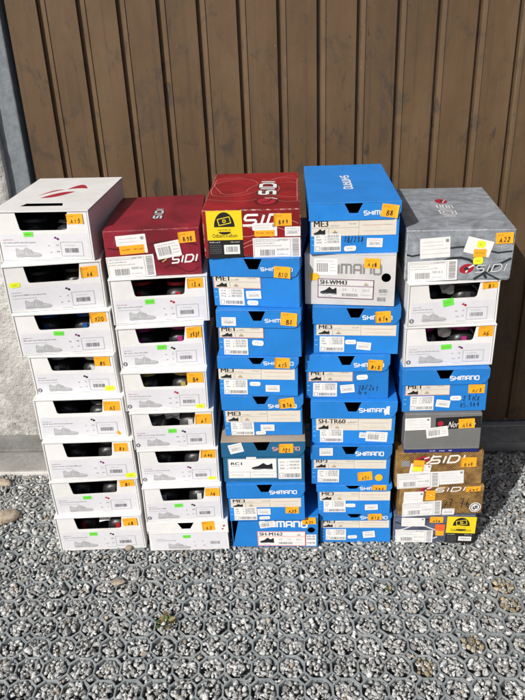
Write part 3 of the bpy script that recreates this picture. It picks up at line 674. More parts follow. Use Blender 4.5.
k = NT('leaf'); c = k.coord()
k.l(k.ramp(k.noise(60, 4, vec=c), (.35, (.035, .07, .014)), (.6, (.09, .15, .03)), (.8, (.16, .15, .05))), k.b.inputs['Base Color'])
k.b.inputs['Roughness'].default_value = .6; MATS['leaf'] = k.m
flat('dry leaf', (.24, .18, .085), .8); flat('stem', (.10, .11, .035), .7)
def weed(px, py, n, s, label, dry=.3):
    p = ground_at(px, py); root = empty('weed', (p.x, p.y, -.004)); tag(root, label, 'weed', 'weeds growing through the grid')
    st = MB(); lf = MB()
    for i in range(n):
        a = random.uniform(0, 6.28); el = random.uniform(.25, 1.2); L = s*random.uniform(.6, 1.1); wd = L*random.uniform(.22, .34)
        b0 = Vector((random.uniform(-.4, .4)*s, random.uniform(-.4, .4)*s, 0))
        d = Vector((math.cos(a)*math.cos(el), math.sin(a)*math.cos(el), math.sin(el))); sd = Vector((-math.sin(a), math.cos(a), 0))
        st.add([b0+sd*.0007, b0-sd*.0007, b0+d*L*.5-sd*.0005, b0+d*L*.5+sd*.0005], [(0, 1, 2, 3)], 'stem')
        c0 = b0+d*L*.35; pts = []
        for t_, w_, dz in ((0, .1, 0), (.3, .9, .03), (.6, 1, .0), (.85, .55, -.08), (1, .05, -.18)):
            m_ = c0+d*L*t_+Vector((0, 0, dz*L)); pts += [m_+sd*wd*w_, m_-Vector((0, 0, .06*L*w_)), m_-sd*wd*w_]
        lf.add(pts, [(3*j+q, 3*j+q+1, 3*j+q+4, 3*j+q+3) for j in range(4) for q in range(2)], 'dry leaf' if random.random() < dry else 'leaf', True)
    st.build('stem', root); lf.build('leaves', root)
weed(168, 622, 22, .022, 'green weed with brownish leaves growing in the grid below the second stack', .45)
weed(388, 590, 9, .011, 'tiny green weed in the gravel in front of the fourth stack', .2)
weed(372, 553, 8, .012, 'small weed at the foot of the fourth stack of boxes', .5)

# concrete apron, threshold
def concrete(name, lo, hi, sc=1.0):
    k = NT(name); c = k.coord()
    v = k.math('ADD', k.math('MULTIPLY', k.noise(7*sc, 6, .65, c), .65), k.math('MULTIPLY', k.noise(90*sc, 4, .6, c), .35))
    k.l(k.ramp(v, (.34, lo), (.62, hi)), k.b.inputs['Base Color']); k.b.inputs['Roughness'].default_value = .85
    k.l(k.bump(k.noise(140*sc, 6, .7, c), .6, .004), k.b.inputs['Normal']); MATS[name] = k.m
concrete('pale concrete', (.19, .188, .178), (.32, .315, .30)); concrete('dark concrete', (.12, .12, .116), (.25, .25, .238), 1.6)
concrete('chalk', (.5, .49, .47), (.66, .65, .63), 2)
mb = MB(); mb.box(-3.2, -.45, 1.818, 1.922, -.03, .010, 'pale concrete', .003); mb.box(-3.2, -.45, 1.8105, 1.8165, -.03, .0085, 'chalk', .001)
mb.box(-3.2, -.752, 1.924, 2.016, -.03, .018, 'dark concrete', .004)
tag(mb.build('pavement'), kind='structure')
k = NT('sill metal'); c = k.coord()
k.l(k.ramp(k.noise(30, 5, .65, c), (.3, (.17, .17, .17)), (.7, (.30, .30, .295))), k.b.inputs['Base Color'])
k.b.inputs['Roughness'].default_value = .55; 
k.l(k.bump(k.noise(50, 4, vec=c), .3, .003), k.b.inputs['Normal']); MATS['sill metal'] = k.m
mb = MB(); mb.box(-.742, 1.86, 1.930, 2.046, -.03, .008, 'sill metal', .0015); mb.box(-.742, 1.86, 1.923, 1.928, -.03, .011, 'sill metal', .001)
mb.box(-.742, 1.86, 2.020, 2.046, .0085, .016, 'sill metal', .002)
tag(mb.build('threshold'), 'dark grey metal threshold below the brown garage door', 'threshold')

# brown sheet-metal garage door with pressed grooves
k = NT('brown sheet metal'); c = k.coord()
v1 = k.noise(4.2, 7, .66, k.coord('Object', (1.3, 1, .5)))
base = k.ramp(v1, (.3, (.072, .044, .023)), (.52, (.106, .065, .033)), (.72, (.134, .087, .048)))
st1 = k.ramp(k.noise(11, 6, .72, k.coord('Object', (1.15, 1, .8)), .6), (.54, (0, 0, 0)), (.68, (.72, .72, .72)))
base = k.mix(st1, base, (.045, .036, .029))
st2 = k.ramp(k.noise(26, 5, .7, k.coord('Object', (1.2, 1, .35)), .4), (.61, (0, 0, 0)), (.69, (.85, .85, .85)))
base = k.mix(st2, base, (.035, .028, .024))
dr = k.ramp(k.noise(60, 3, .6, k.coord('Object', (1, 1, .025))), (.55, (0, 0, 0)), (.72, (.5, .5, .5)))
base = k.mix(dr, base, (.05, .034, .022))
ch = k.ramp(k.noise(95, 2, .5, k.coord('Object', (1, 1, .6))), (.73, (0, 0, 0)), (.76, (.6, .6, .6)))
base = k.mix(ch, base, (.20, .15, .10))
gate_mask = k.ramp(k.noise(2.6, 3, .5, k.coord('Object', (1, 1, .6))), (.50, (0, 0, 0)), (.62, (1, 1, 1)))
st3 = k.ramp(k.noise(70, 8, .8, k.coord('Object', (1, 1, .22)), 1.2), (.585, (0, 0, 0)), (.62, (1, 1, 1)))
base = k.mix(k.math('MULTIPLY', k.math('MULTIPLY', st3, gate_mask), .75), base, (.022, .018, .015))
sc4 = k.ramp(k.noise(330, 2, .5, k.coord('Object', (1, 1, .012))), (.70, (0, 0, 0)), (.74, (1, 1, 1)))
base = k.mix(k.math('MULTIPLY', sc4, .35), base, (.19, .14, .095))
# a scuffed line of rust specks about a metre up
tc = k.n('TexCoord'); sx = k.n('SeparateXYZ'); k.l(tc.outputs['Object'], sx.inputs[0])
bd = k.math('SUBTRACT', 1.0, k.math('MULTIPLY', k.math('ABSOLUTE', k.math('SUBTRACT', sx.outputs[2], k.math('ADD', .955, k.math('MULTIPLY', sx.outputs[0], -.02)))), 22.0), True)
sp_ = k.ramp(k.noise(150, 3, .6, k.coord('Object', (1, 1, .3))), (.55, (0, 0, 0)), (.66, (1, 1, 1)))
base = k.mix(k.math('MULTIPLY', k.math('MULTIPLY', bd, sp_), .6), base, (.045, .032, .024))
k.l(base, k.b.inputs['Base Color']); k.b.inputs['Roughness'].default_value = .55; k.b.inputs['Specular IOR Level'].default_value = .35
k.l(k.bump(k.math('ADD', k.noise(5, 3, vec=c), k.math('MULTIPLY', k.noise(120, 4, vec=c), .06)), .35, .008), k.b.inputs['Normal'])
MATS['brown sheet metal'] = k.m
gate = empty('garage_door', (.5, 2.05, 0)); tag(gate, 'brown ribbed sheet metal garage door with dark scuffs behind the stacks', 'garage door')
DY, ZB, ZT = 2.05, .020, 2.25; LX, RX = -.7285, 1.80
prof = [(LX, .018), (LX, 0)]
x = -.6462-.1053
while x < RX-.13:
    x += .1053
    prof += [(x, 0), (x+.0012, .012), (x+.0105, .012), (x+.0115, .0030), (x+.0135, .0014), (x+.0240, -.0022), (x+.0252, .0004)]
prof += [(RX, 0), (RX, .018)]
V = []; Fc = []; NZ = 24
from mathutils import noise as mn
for j in range(NZ+1):
    z = ZB+(ZT-ZB)*j/NZ
    for q, (px, d) in enumerate(prof):
        wv = .0012*mn.noise(Vector((px*2.5, z*2.2, 3)))
        V.append((px-.5, d+wv, z))
n = len(prof)
Fc = [(j*n+i, j*n+i+1, (j+1)*n+i+1, (j+1)*n+i) for j in range(NZ) for i in range(n-1)]
mb = MB(); mb.add(V, Fc, 'brown sheet metal'); mb.build('panel', gate)
mb = MB(); mb.box(LX-.5+.002, RX-.5-.002, .004, .020, .017, .0195, 'sill metal', .0005); mb.build('bottom_seal', gate)
mb = MB(); mb.box(LX-.5+.001, RX-.5-.001, .022, .05, .02, ZT, 'lining', .001); mb.build('frame', gate)

# house wall: white plaster, grey painted jamb
k = NT('white plaster'); c = k.coord()
v = k.noise(9, 7, .68, c)
pc = k.ramp(v, (.32, (.38, .375, .36)), (.5, (.52, .515, .50)), (.66, (.62, .615, .60)))
sx = k.n('SeparateXYZ'); k.l(c, sx.inputs[0])
lowd = k.math('MULTIPLY', k.math('SUBTRACT', 1.0, k.math('MULTIPLY', sx.outputs[2], 2.6), True), k.ramp(k.noise(24, 5, .7, c), (.42, (0, 0, 0)), (.6, (.8, .8, .8))))
pc = k.mix(lowd, pc, (.26, .255, .24))
pc = k.mix(k.ramp(k.noise(75, 5, .75, c), (.60, (0, 0, 0)), (.66, (.85, .85, .85))), pc, (.15, .145, .135))
pc = k.mix(k.ramp(k.noise(16, 6, .75, c, .8), (.56, (0, 0, 0)), (.66, (.6, .6, .6))), pc, (.30, .295, .28))
k.l(pc, k.b.inputs['Base Color']); k.b.inputs['Roughness'].default_value = .9
k.l(k.bump(k.math('ADD', k.noise(28, 6, .7, c), k.math('MULTIPLY', k.noise(120, 4, .6, c), .3)), 1.0, .012), k.b.inputs['Normal']); MATS['white plaster'] = k.m
k = NT('grey paint'); c = k.coord()
k.l(k.ramp(k.noise(40, 6, .7, c), (.3, (.115, .135, .155)), (.7, (.195, .22, .245))), k.b.inputs['Base Color'])
k.b.inputs['Roughness'].default_value = .7; k.l(k.bump(k.noise(130, 5, vec=c), .5, .002), k.b.inputs['Normal']); MATS['grey paint'] = k.m
hw = empty('house_wall', (-1.5, 2.1, 0)); tag(hw, 'rough white plastered house wall with grey jamb left of the garage door', 'wall')
def plaster(x0, x1, z0, z1, y0, name, ragged=None, mat='white plaster'):
    nx, nz = max(2, int((x1-x0)/.02)), max(2, int((z1-z0)/.02)); nx, nz = min(nx, 90), min(nz, 140)
    V = []
    for j in range(nz+1):
        for i in range(nx+1):
            X, Z = x0+(x1-x0)*i/nx, z0+(z1-z0)*j/nz
            if ragged and i == nx: X += .006*mn.noise(Vector((0, 0, Z*9)))+.003*mn.noise(Vector((4, 0, Z*40)))
            e = .004*mn.noise(Vector((X*9, Z*9, 1)))+.002*mn.noise(Vector((X*30, Z*30, 7)))
            V.append((X+1.5, y0-2.1+e, Z))
    n = nx+1; Fc = [(j*n+i, j*n+i+1, (j+1)*n+i+1, (j+1)*n+i) for j in range(nz) for i in range(nx)]
    o = len(V); m_ = len(V)
    rim = [i for i in range(n)]+[j*n+nx for j in range(1, nz+1)]+[nz*n+i for i in range(nx-1, -1, -1)]+[j*n for j in range(nz-1, 0, -1)]
    V += [(V[i][0], .12, V[i][2]) for i in rim]
    for q in range(len(rim)):
        a, b = q, (q+1) % len(rim); Fc.append((rim[b], rim[a], m_+a, m_+b))
    mb = MB(); mb.add(V, Fc, mat, True); o = mb.build(name, hw); return o
plaster(-3.2, -.804, .0, 3.0, 2.013, 'plaster', True)
mb = MB(); mb.box(-.806+1.5, -.741+1.5, 2.034-2.1, .12, .0, 2.27, 'grey paint', .004); mb.build('jamb', hw)
mb = MB(); mb.box(RX+.015+1.5, RX+.075+1.5, 2.021-2.1, .12, .0, 2.27, 'grey paint', .004); mb.build('jamb', hw)
plaster(-.802, RX+.07, 2.272, 3.0, 2.013, 'lintel'); plaster(RX+.076, 4.2, 0, 3.0, 2.013, 'plaster')

# ------------------------------------------------------------------ cycling shoes inside the windowed boxes
flat('shoe black', (.018, .018, .02), .38); flat('shoe sole', (.05, .05, .055), .45); flat('shoe grey', (.06, .06, .065), .45)
flat('accent pink', (.42, .03, .20), .5); flat('accent red', (.45, .02, .03), .5); flat('accent white', (.68, .68, .68), .4); flat('accent blue', (.02, .09, .3), .5)
def make_shoe(acc, up='shoe black'):
    root = empty('cycling_shoe', (0, 0, 0))
    secs = [(.0, .022, .060, .012), (.012, .031, .071, .01), (.045, .033, .068, .008), (.085, .036, .082, .008), (.12, .038, .076, .008), (.17, .044, .056, .008), (.22, .044, .044, .008), (.25, .034, .036, .01), (.268, .016, .026, .014)]
    V = []; n = 14
    for y, hw_, top, bot in secs:
        for i in range(n):
            a = 2*math.pi*i/n; cx, cz = math.cos(a), math.sin(a)
            V.append((hw_*math.copysign(abs(cx)**.8, cx), y, bot+(top-bot)*(.5+.5*math.copysign(abs(cz)**.85, cz))))
    Fc = [(j*n+i, j*n+(i+1) % n, (j+1)*n+(i+1) % n, (j+1)*n+i) for j in range(len(secs)-1) for i in range(n)]
    Fc += [tuple(range(n-1, -1, -1)), tuple((len(secs)-1)*n+i for i in range(n))]
    mb = MB(); mb.add(V, Fc, up, True); mb.build('upper', root)
    out = [(.0, .02), (.03, .031), (.1, .032), (.17, .045), (.23, .042), (.262, .02), (.27, .0)]
    lp = [(x, y) for y, x in out]+[(-x, y) for y, x in reversed(out[:-1])]
    mb = MB(); nn = len(lp)
    mb.add([(x, y, .0) for x, y in lp]+[(x, y, .011) for x, y in lp], [tuple(range(nn))[::-1], tuple(range(nn, 2*nn))]+[(i, (i+1) % nn, nn+(i+1) % nn, nn+i) for i in range(nn)], 'shoe sole')
    mb.build('sole', root)
    mb = MB()                                            # collar lining ring and pull tab, seen from the heel
    ring_ = [(.026*math.cos(t_), .045+.034*math.sin(t_), .074+.008*abs(math.sin(t_))) for t_ in np.linspace(0, 6.283, 15)[:-1]]
    r2_ = [(x*1.18, .045+(y-.045)*1.15, z-.006) for x, y, z in ring_]
    mb.add(ring_+r2_, [(i, (i+1) % 14, 14+(i+1) % 14, 14+i) for i in range(14)], acc, True); mb.build('collar', root)
    mb = MB()
    for y0 in (.115, .15, .185):
        zz = .078-(y0-.115)*.38
        mb.add([(.045*math.cos(t_), y0+q, zz*.18+zz*.88*math.sin(t_)) for q in (0, .02) for t_ in np.linspace(.35, 2.8, 9)], [(i, i+1, 10+i, 9+i) for i in range(8)], 'shoe grey', True)
    mb.build('strap', root)
    mb = MB(); mb.box(-.006, .006, -.002, .0005, .035, .062, acc, .0004); mb.build('heel_tab', root)
    return root
def copy_tree(o, parent=None):
    c = o.copy(); COL.objects.link(c)
    if parent: c.parent = parent
    for ch in list(o.children): copy_tree(ch, c)
    return c
PROTO = {}
def place_shoe(acc, up, M, rz, label):
    kk = (acc, up)
    if kk not in PROTO: PROTO[kk] = o = make_shoe(acc, up)
    else: o = copy_tree(PROTO[kk])
    o.location = M; o.rotation_euler = (0, 0, rz); tag(o, label, 'shoe', 'cycling shoes seen through box windows')
def tissue(M, rz, sx, sy, sz, label, mat='paper'):
    V = []; nx, ny = 14, 10; sd = random.uniform(0, 99)
    for j in range(ny+1):
        for i in range(nx+1):
            u, v = i/nx-.5, j/ny-.5
            V.append((u*sx, v*sy, sz*(.6+.9*mn.noise(Vector((u*5+sd, v*5, 0)))-1.2*(u*u+v*v))))
    n = nx+1; mb = MB(); mb.add(V, [(j*n+i, j*n+i+1, (j+1)*n+i+1, (j+1)*n+i) for j in range(ny) for i in range(nx)], mat)
    o = mb.build('tissue_paper'); o.location = M; o.rotation_euler = (R(14), 0, rz); tag(o, label, 'tissue paper')
    return o

# ------------------------------------------------------------------ shoe boxes
DEP = {'b': .315, 'bl': .31, 'r': .30, 'r2': .35, 's': .32, 'w': .31, 'g': .31, 'n': .32, 'o': .34, 'g2': .32}
STK = ['leftmost stack', 'second stack from left', 'middle stack', 'fourth stack from left', 'rightmost stack']
ORD = ['top', 'second', 'third', 'fourth', 'fifth', 'sixth', 'seventh', 'bottom']
LID = {(2, 1): .38, (2, 2): .37, (2, 3): .30, (2, 4): .35, (2, 5): .37, (2, 6): .36, (3, 0): .34, (3, 2): .36, (3, 3): .37, (3, 4): .39, (3, 5): .35, (3, 6): .22, (3, 7): .24, (4, 3): .36, (1, 7): .39}
DESC = {'b': 'white windowed shoe box', 'bl': 'white lidded shoe box', 'r': 'dark red shoe box', 'r2': 'worn bright red shoe box',
        's': 'blue lidded shoe box', 'w': 'shoe box', 'g': 'scuffed silver shoe box', 'n': 'grey shoe box', 'o': 'golden brown shoe box', 'g2': 'slate grey shoe box'}
def front_face(y): return lambda a, b, off: (a, y-off, b)
def make_box(c, r, typ, fx, fy, yaw, h, w, z0, decs):
    D = {(0, 0): .315, (1, 0): .30, (2, 0): .35, (3, 0): .375, (4, 0): .38}.get((c, r), DEP[typ]); a = R(yaw); h -= .0006
    cen = Vector((fx-math.sin(a)*D/2, fy+math.cos(a)*D/2, z0))
    root = empty('shoe_box', cen, a)
    global WARP
    jit = [random.gauss(0, .0011) for q in range(8)]; lin = [random.gauss(0, .0007) for q in range(4)]; amt = 1.5 if typ in ('r2', 'g', 'o', 'g2') else 1
    def WARP(x, y, z):
        u, v, q = x/w+.5, y/D+.5, z/h; dx = 0
        for i in range(8): dx += jit[i]*(u if i & 1 else 1-u)*(v if i & 2 else 1-v)*(q if i & 4 else 1-q)
        return (x+dx*amt, y+amt*(lin[0]*(2*u-1)+lin[1]*(2*q-1)), z+amt*q*.6*(lin[2]*(2*u-1)+lin[3]*(2*v-1)))
    code = next((q[6] for q in decs if q[0] == 'O'), None)
    ds = DESC[typ]
    if (c, r) == (2, 5): ds = 'teal brown-topped shoe box'
    if (c, r) == (2, 7): ds = 'blue shoe box with finger hole'
    if (c, r) == (3, 1): ds = 'pale grey shoe box'
    lb = f'{ds}{" marked "+code if code and "/" not in code and "." not in code else ""}, {ORD[r]} of the {STK[c]}'
    tag(root, lb, 'shoe box', 'shoe boxes stacked in front of the garage door')
    yf = -D/2; X = w/2
    lidz = -1; ylid = yf
    inks = {}
    if typ == 'b':
        t = .0035
        mb = MB(); W_ = 'white card'
        mb.box(-X, X, yf+.0005, D/2, 0, .0022, W_); mb.box(-X, -X+t, yf, D/2-.003, .0023, h-.0032, W_); mb.box(X-t, X, yf, D/2-.003, .0023, h-.0032, W_)
        mb.box(-X, X, D/2-.0028, D/2, .0023, h-.0032, W_)
        i = .0004; x0, x1, y0, y1, q0, q1 = -X+t+i, X-t-i, yf+.0035, D/2-.0032, .0026, h-.0036
        P = [(x0, y0, q0), (x1, y0, q0), (x1, y1, q0), (x0, y1, q0), (x0, y0, q1), (x1, y0, q1), (x1, y1, q1), (x0, y1, q1)]
        mb.add(P, [(0, 1, 2, 3), (0, 3, 7, 4), (1, 2, 6, 5), (3, 2, 6, 7)]+([(4, 5, 6, 7)] if r else []), 'lining'); mb.build('body', root)
        mb = MB(); xp = X-t-.0012; zt = h-.0042
        u0, u1 = -X+w*random.uniform(.225, .24), -X+w*random.uniform(.765, .785); zw = h*random.uniform(.60, .63); rr = .007
        arc = lambda cx, cz, a0, a1: [(cx+rr*math.cos(R(a0+(a1-a0)*q/5)), cz+rr*math.sin(R(a0+(a1-a0)*q/5))) for q in range(6)]
        outer = [(-xp, .003), (xp, .003), (xp, zt), (u1+.002, zt)]+arc(u1-rr-.003, zw+rr, 0, -90)+arc(u0+rr+.003, zw+rr, -90, -180)+[(u0-.002, zt), (-xp, zt)]
        mb.panel(outer, [], .0016, W_, lambda p, q, d: (p, yf+.0022+d, q))
        yp = yf+.0014; k = Ink(mb, front_face(yp)); xo = lambda u: -X+u*w; zo = lambda v: h*(1-v)
        k.rect(-xp+.004, xp-.004, .007, zo(.455), 'print grey')
        shoe_pic(k, xo(.17), xo(.44), zo(.915), zo(.72), 'drawing paper', 1, True, 'drawing grey')
        k.dashes(xo(.06), xo(.16), zo(.57), .0024, 'logo red' if random.random() < .6 else 'text grey', 1); k.dashes(xo(.06), xo(random.choice((.28, .34, .4))), zo(.63), .0034, 'text grey', 1); k.dashes(xo(.06), xo(.3), zo(.69), .0018, 'drawing grey', 1)
        lc = random.choice(('logo red', 'purple line', 'ink'))
        k.disc(xo(.615), zo(.53), .003, .0022, lc, 1, tilt=.6); k.disc(xo(.64), zo(.555), .0035, .0028, lc, 1, tilt=-.5)
        for u, v in ((.53, .70), (.61, .69), (.54, .83), (.61, .82)): k.dashes(xo(u), xo(u)+random.choice((.004, .007)), zo(v), .0032, 'text grey', 1)
        k.frame(xo(.66), xo(.89), zo(.90), zo(.62), .0009, 'line grey', 1); k.bars(xo(.70), xo(.84), zo(.83), zo(.74), 'text grey', 2)
        k.dashes(xo(.70), xo(.82), zo(.69), .0016, 'drawing grey', 2); k.dashes(xo(.55), xo(.66), zo(.94), .0016, 'drawing grey', 1)
        if (c, r) in ((0, 3), (1, 2), (1, 3), (1, 4), (1, 5), (1, 6), (4, 1), (4, 2)):
            k.disc(xo(.055), zo(.88), .0058, .0058, 'text grey', 1); k.rect(xo(.055)-.001, xo(.055)+.001, zo(.88)-.003, zo(.88)+.003, 'white ink', 2)
        mb.build('front_panel', root)
        mb = MB()
        slot = [(-.060, yf+.040), (.040, yf+.040), (.032, yf+.066), (-.052, yf+.066)]
        mb.panel([(-X-.0006, yf-.001), (X+.0006, yf-.001), (X+.0006, D/2+.0005), (-X-.0006, D/2+.0005)], [slot] if r == 0 else [], .003 if r else .0008, W_, lambda p, q, d: (p, q, h-(.0015 if r else .0004)+d))
        if r == 0: mb.box(-X-.0006, X+.0006, yf-.001, yf+.0012, h-.0031, h-.0009, W_, .0003); mb.panel([(-xp, yf+.005), (xp, yf+.005), (xp, D/2-.004), (-xp, D/2-.004)], [[(p*1.06, q) for p, q in slot]], .0003, 'lining', lambda p, q, d: (p, q, h-.0012+d))
        if r == 0:
            k = Ink(mb, lambda p, q, off: (p, q, h+off)); yb = yf
            lens = lambda x0, y0, x1, y1, b1, b2, n=10: [(x0+(x1-x0)*i/n, y0+(y1-y0)*i/n+b1*math.sin(math.pi*i/n)) for i in range(n+1)]+[(x0+(x1-x0)*i/n, y0+(y1-y0)*i/n+b2*math.sin(math.pi*i/n)) for i in range(n-1, 0, -1)]
            k.poly(lens(-.038, yb+.112, .030, yb+.168, .020, -.018), 'logo red'); k.poly(lens(-.052, yb+.132, -.004, yb+.190, .020, .006), 'logo red')
            k.poly(lens(.002, yb+.192, .052, yb+.198, .042, .006), 'logo red')
        mb.build('lid', root)
        f1 = front_face(yp); lidz = 9; fl = f1; keep = WARP; WARP = None
        # what the window shows
        acc, up = {(1, 1): ('accent red', 'shoe black'), (1, 2): ('accent pink', 'shoe black'), (1, 3): ('gold print', 'shoe black'), (0, 2): ('accent blue', 'shoe black'), (0, 3): ('accent white', 'shoe black'),
                   (4, 2): ('accent pink', 'shoe black'), (0, 7): ('accent red', 'shoe black'), (1, 4): ('accent white', 'shoe grey'), (1, 6): ('accent white', 'shoe black'), (1, 5): ('shoe grey', 'shoe black')}.get((c, r), ('shoe grey', 'shoe black'))
        Mx = Matrix.Translation(cen) @ Matrix.Rotation(a, 4, 'Z')
        for s, nm in ((-1, 'left'), (1, 'right')):
            place_shoe(acc, up, Mx @ Vector((s*.047-.005, yf+.022+random.uniform(0, .02), .0035)), a+random.uniform(-.07, .07), f'{nm} cycling shoe inside the {ORD[r]} box of the {STK[c]}')
        if (c, r) in ((0, 7), (1, 4), (4, 1), (4, 2)):
            tissue(Mx @ Vector((.03 if c != 1 else -.03, yf+.075, h*.60)), a, .085, .06, .010, f'white tissue inside the {ORD[r]} box of the {STK[c]}')
        WARP = keep
    elif typ in ('s', 'bl'):
        W_ = 'white card' if typ == 'bl' else ('teal card' if (c, r) == (2, 5) else 'blue card')
        sk = LID[(c, r)]*h; lidz = h-sk; bx = X-.003; yb = yf+.0026; t = .0018
        n0, n1 = -X+w*.385, -X+w*.585; nd = sk*.60
        mb = MB()
        mb.box(-bx, bx, yb, D/2-.003, 0, .002, W_); mb.box(-bx, -bx+t, yb+t, D/2-.003, .0021, h-.003, W_); mb.box(bx-t, bx, yb+t, D/2-.003, .0021, h-.003, W_)
        mb.box(-bx+t, bx-t, D/2-.0048, D/2-.003, .0021, h-.003, W_)
        outer = [(-bx, .0021), (bx, .0021), (bx, h-.003), (n1+.001, h-.003), (n1-.010, h-nd-.002), (n0+.010, h-nd-.002), (n0-.001, h-.003), (-bx, h-.003)]
        mb.panel(outer, [], t, W_, lambda p, q, d: (p, yb+t/2+d, q))
        x0, x1, y0, y1, q0, q1 = -bx+t+.0004, bx-t-.0004, yb+t+.0006, D/2-.0052, .0024, h-.0034
        P = [(x0, y0, q0), (x1, y0, q0), (x1, y1, q0), (x0, y1, q0), (x0, y0, q1), (x1, y0, q1), (x1, y1, q1), (x0, y1, q1)]
        mb.add(P, [(0, 1, 2, 3), (4, 5, 6, 7), (0, 3, 7, 4), (1, 2, 6, 5), (3, 2, 6, 7)], 'lining')
        kb = Ink(mb, front_face(yb))
        if typ == 's' and (c, r) != (2, 5):
            for q in range(3): kb.rect(-bx+.003, -bx+.009, h*(.18+.11*q), h*(.18+.11*q)+.0016, 'light blue')
        if typ == 'bl':
            xo = lambda u: -X+u*w; zo = lambda v: h*(1-v)
            kb.rect(-bx+.006, bx-.006, .006, lidz-.004, 'print grey'); shoe_pic(kb, xo(.24), xo(.51), zo(.94), zo(.74), 'drawing paper', 1, True, 'drawing grey')
            kb.dashes(xo(.10), xo(.22), zo(.60), .0024, 'text grey', 1); kb.dashes(xo(.10), xo(.34), zo(.66), .003, 'text grey', 1)
            for u, v in ((.55, .72), (.66, .70), (.56, .86), (.67, .85)): kb.dashes(xo(u), xo(u)+.006, zo(v), .003, 'text grey', 1)
            kb.bars(xo(.76), xo(.88), zo(.80), zo(.70), 'text grey', 1)
        ml = MB(); tl = .0016
        top_m = 'kraft' if (c, r) == (2, 5) else W_
        ml.box(-X, X, yf, D/2, h-.0022, h, top_m, .0007)
        ch = w*.09; cz = lidz+sk*.45; zt = h-.0024
        br = [(X-ch, lidz), (X-ch*.45, lidz+sk*.10), (X-.0005, cz)] if typ == 's' else [(X, lidz)]
        bl_ = [(-X, lidz)] if typ == 's' else [(-X, lidz+sk*.3), (-X+.012, lidz)]
        outer = bl_+br+[(X, zt), (n1, zt), (n1-.011, h-nd), (n0+.011, h-nd), (n0, zt), (-X, zt)]
        ml.panel(outer, [], tl, W_, lambda p, q, d: (p, yf+tl/2+d, q))
        ml.box(-X, -X+tl, yf+tl+.0001, D/2-tl-.0001, lidz, zt, W_); ml.box(X-tl, X, yf+tl+.0001, D/2-tl-.0001, lidz+sk*.4, zt, W_); ml.box(-X, X, D/2-tl, D/2, lidz, zt, W_)
        kl = Ink(ml, front_face(yf)); inks['lid'] = kl; inks['body'] = kb
        if (c, r) == (3, 0):
            kt = Ink(ml, lambda p, q, off: (p, q, h+off), -.004, yf+.185, R(-90)); kt.logo('SHIMANO', -.066, -.010, .018, .132, .0040, 'white ink')
        if typ == 'bl':
            kl.disc(X*.86, lidz+sk*.35, .003, .0022, 'logo red', tilt=.6); kl.disc(X*.90, lidz+sk*.62, .0036, .0026, 'logo red', tilt=.9)
        for kind, cx, cz_, ww, hh, rot, t_ in decs:
            if kind in PRINT:
                printing(kl if cz_*.001 > lidz else kb, kind, cx*.001, cz_*.001, ww*.001, hh*.001, rot, t_)
        mb.build('body', root); ml.build('lid', root)
        fl, f1 = front_face(yf), front_face(yb)
    elif typ == 'w':
        W_ = 'grey white card' if c == 3 else 'blue card'
        dl = .012 if c == 3 else 0
        mb = MB(); fb = yf+.0022
        mb.box(-X, X, fb, D/2, 0, .002, W_); mb.box(-X, -X+.002, fb, D/2-.002, .0021, h-.0021, W_); mb.box(X-.002, X, fb, D/2-.002, .0021, h-.0021, W_); mb.box(-X, X, D/2-.0019, D/2, .0021, h-.0021, W_)
        x0, x1, y0, y1, q0, q1 = -X+.0024, X-.0024, fb+.0006, D/2-.0024, .0024, h-.0034
        P = [(x0, y0, q0), (x1, y0, q0), (x1, y1, q0), (x0, y1, q0), (x0, y0, q1), (x1, y0, q1), (x1, y1, q1), (x0, y1, q1)]
        mb.add(P, [(0, 1, 2, 3), (4, 5, 6, 7), (0, 3, 7, 4), (1, 2, 6, 5), (3, 2, 6, 7)], 'lining')
        mb.build('body', root)
        ml = MB(); ml.box(-X-.0005, X+.0005, yf-.0003, D/2, h-.002, h, W_)
        hx, hz, hr = (X*.80, h*.56, .0105) if c == 3 else (X*.845, h*.56, .0098)
        circ = [(hx+hr*math.cos(R(q*18)), hz+hr*math.sin(R(q*18))) for q in range(20)]
        lean = 0 if c == 3 else .022
        ml.panel([(-X, .001), (X, .001), (X, h-.0022), (-X+lean, h-.0022)], [circ], .0018, W_, lambda p, q, d: (p, yf+.0009+d, q))
        kl = Ink(ml, front_face(yf))
        for kind, cx, cz_, ww, hh, rot, t_ in decs:
            if kind in PRINT: printing(kl, kind, cx*.001, cz_*.001, ww*.001, hh*.001, rot, t_)
        ml.build('lid', root); lidz = -1; fl = f1 = front_face(yf)
    else:
        W_ = {'r': 'dark red card', 'r2': 'bright red card', 'g': 'silver card', 'n': 'grey card', 'o': 'gold weave card', 'g2': 'slate card'}[typ]
        low = .011 if typ == 'n' else .0035
        mb = MB(); mb.box(-X+.002, X-.002, yf+.002, D/2-.002, 0, h-.004, 'navy' if typ == 'n' else W_, .001)
        ml = MB(); ml.box(-X, X, yf, D/2, low, h, W_, .0016)
        kl = Ink(ml, front_face(yf)); kt = Ink(ml, lambda p, q, off: (p, q, h+off))
        S_ = lambda pts: [(-X+u*w, h*(1-v)) for u, v in pts]
        curve = lambda pts: [tuple(Vector(pts[i]).lerp(Vector(pts[i+1]), q/5)) for i in range(len(pts)-1) for q in range(5)]+[pts[-1]]
        wave = lambda u0, u1, v, am, ph, n=26: [(-X+w*(u0+(u1-u0)*i/n), h*(1-v-am*math.sin(ph+6.283*i/n))) for i in range(n+1)]
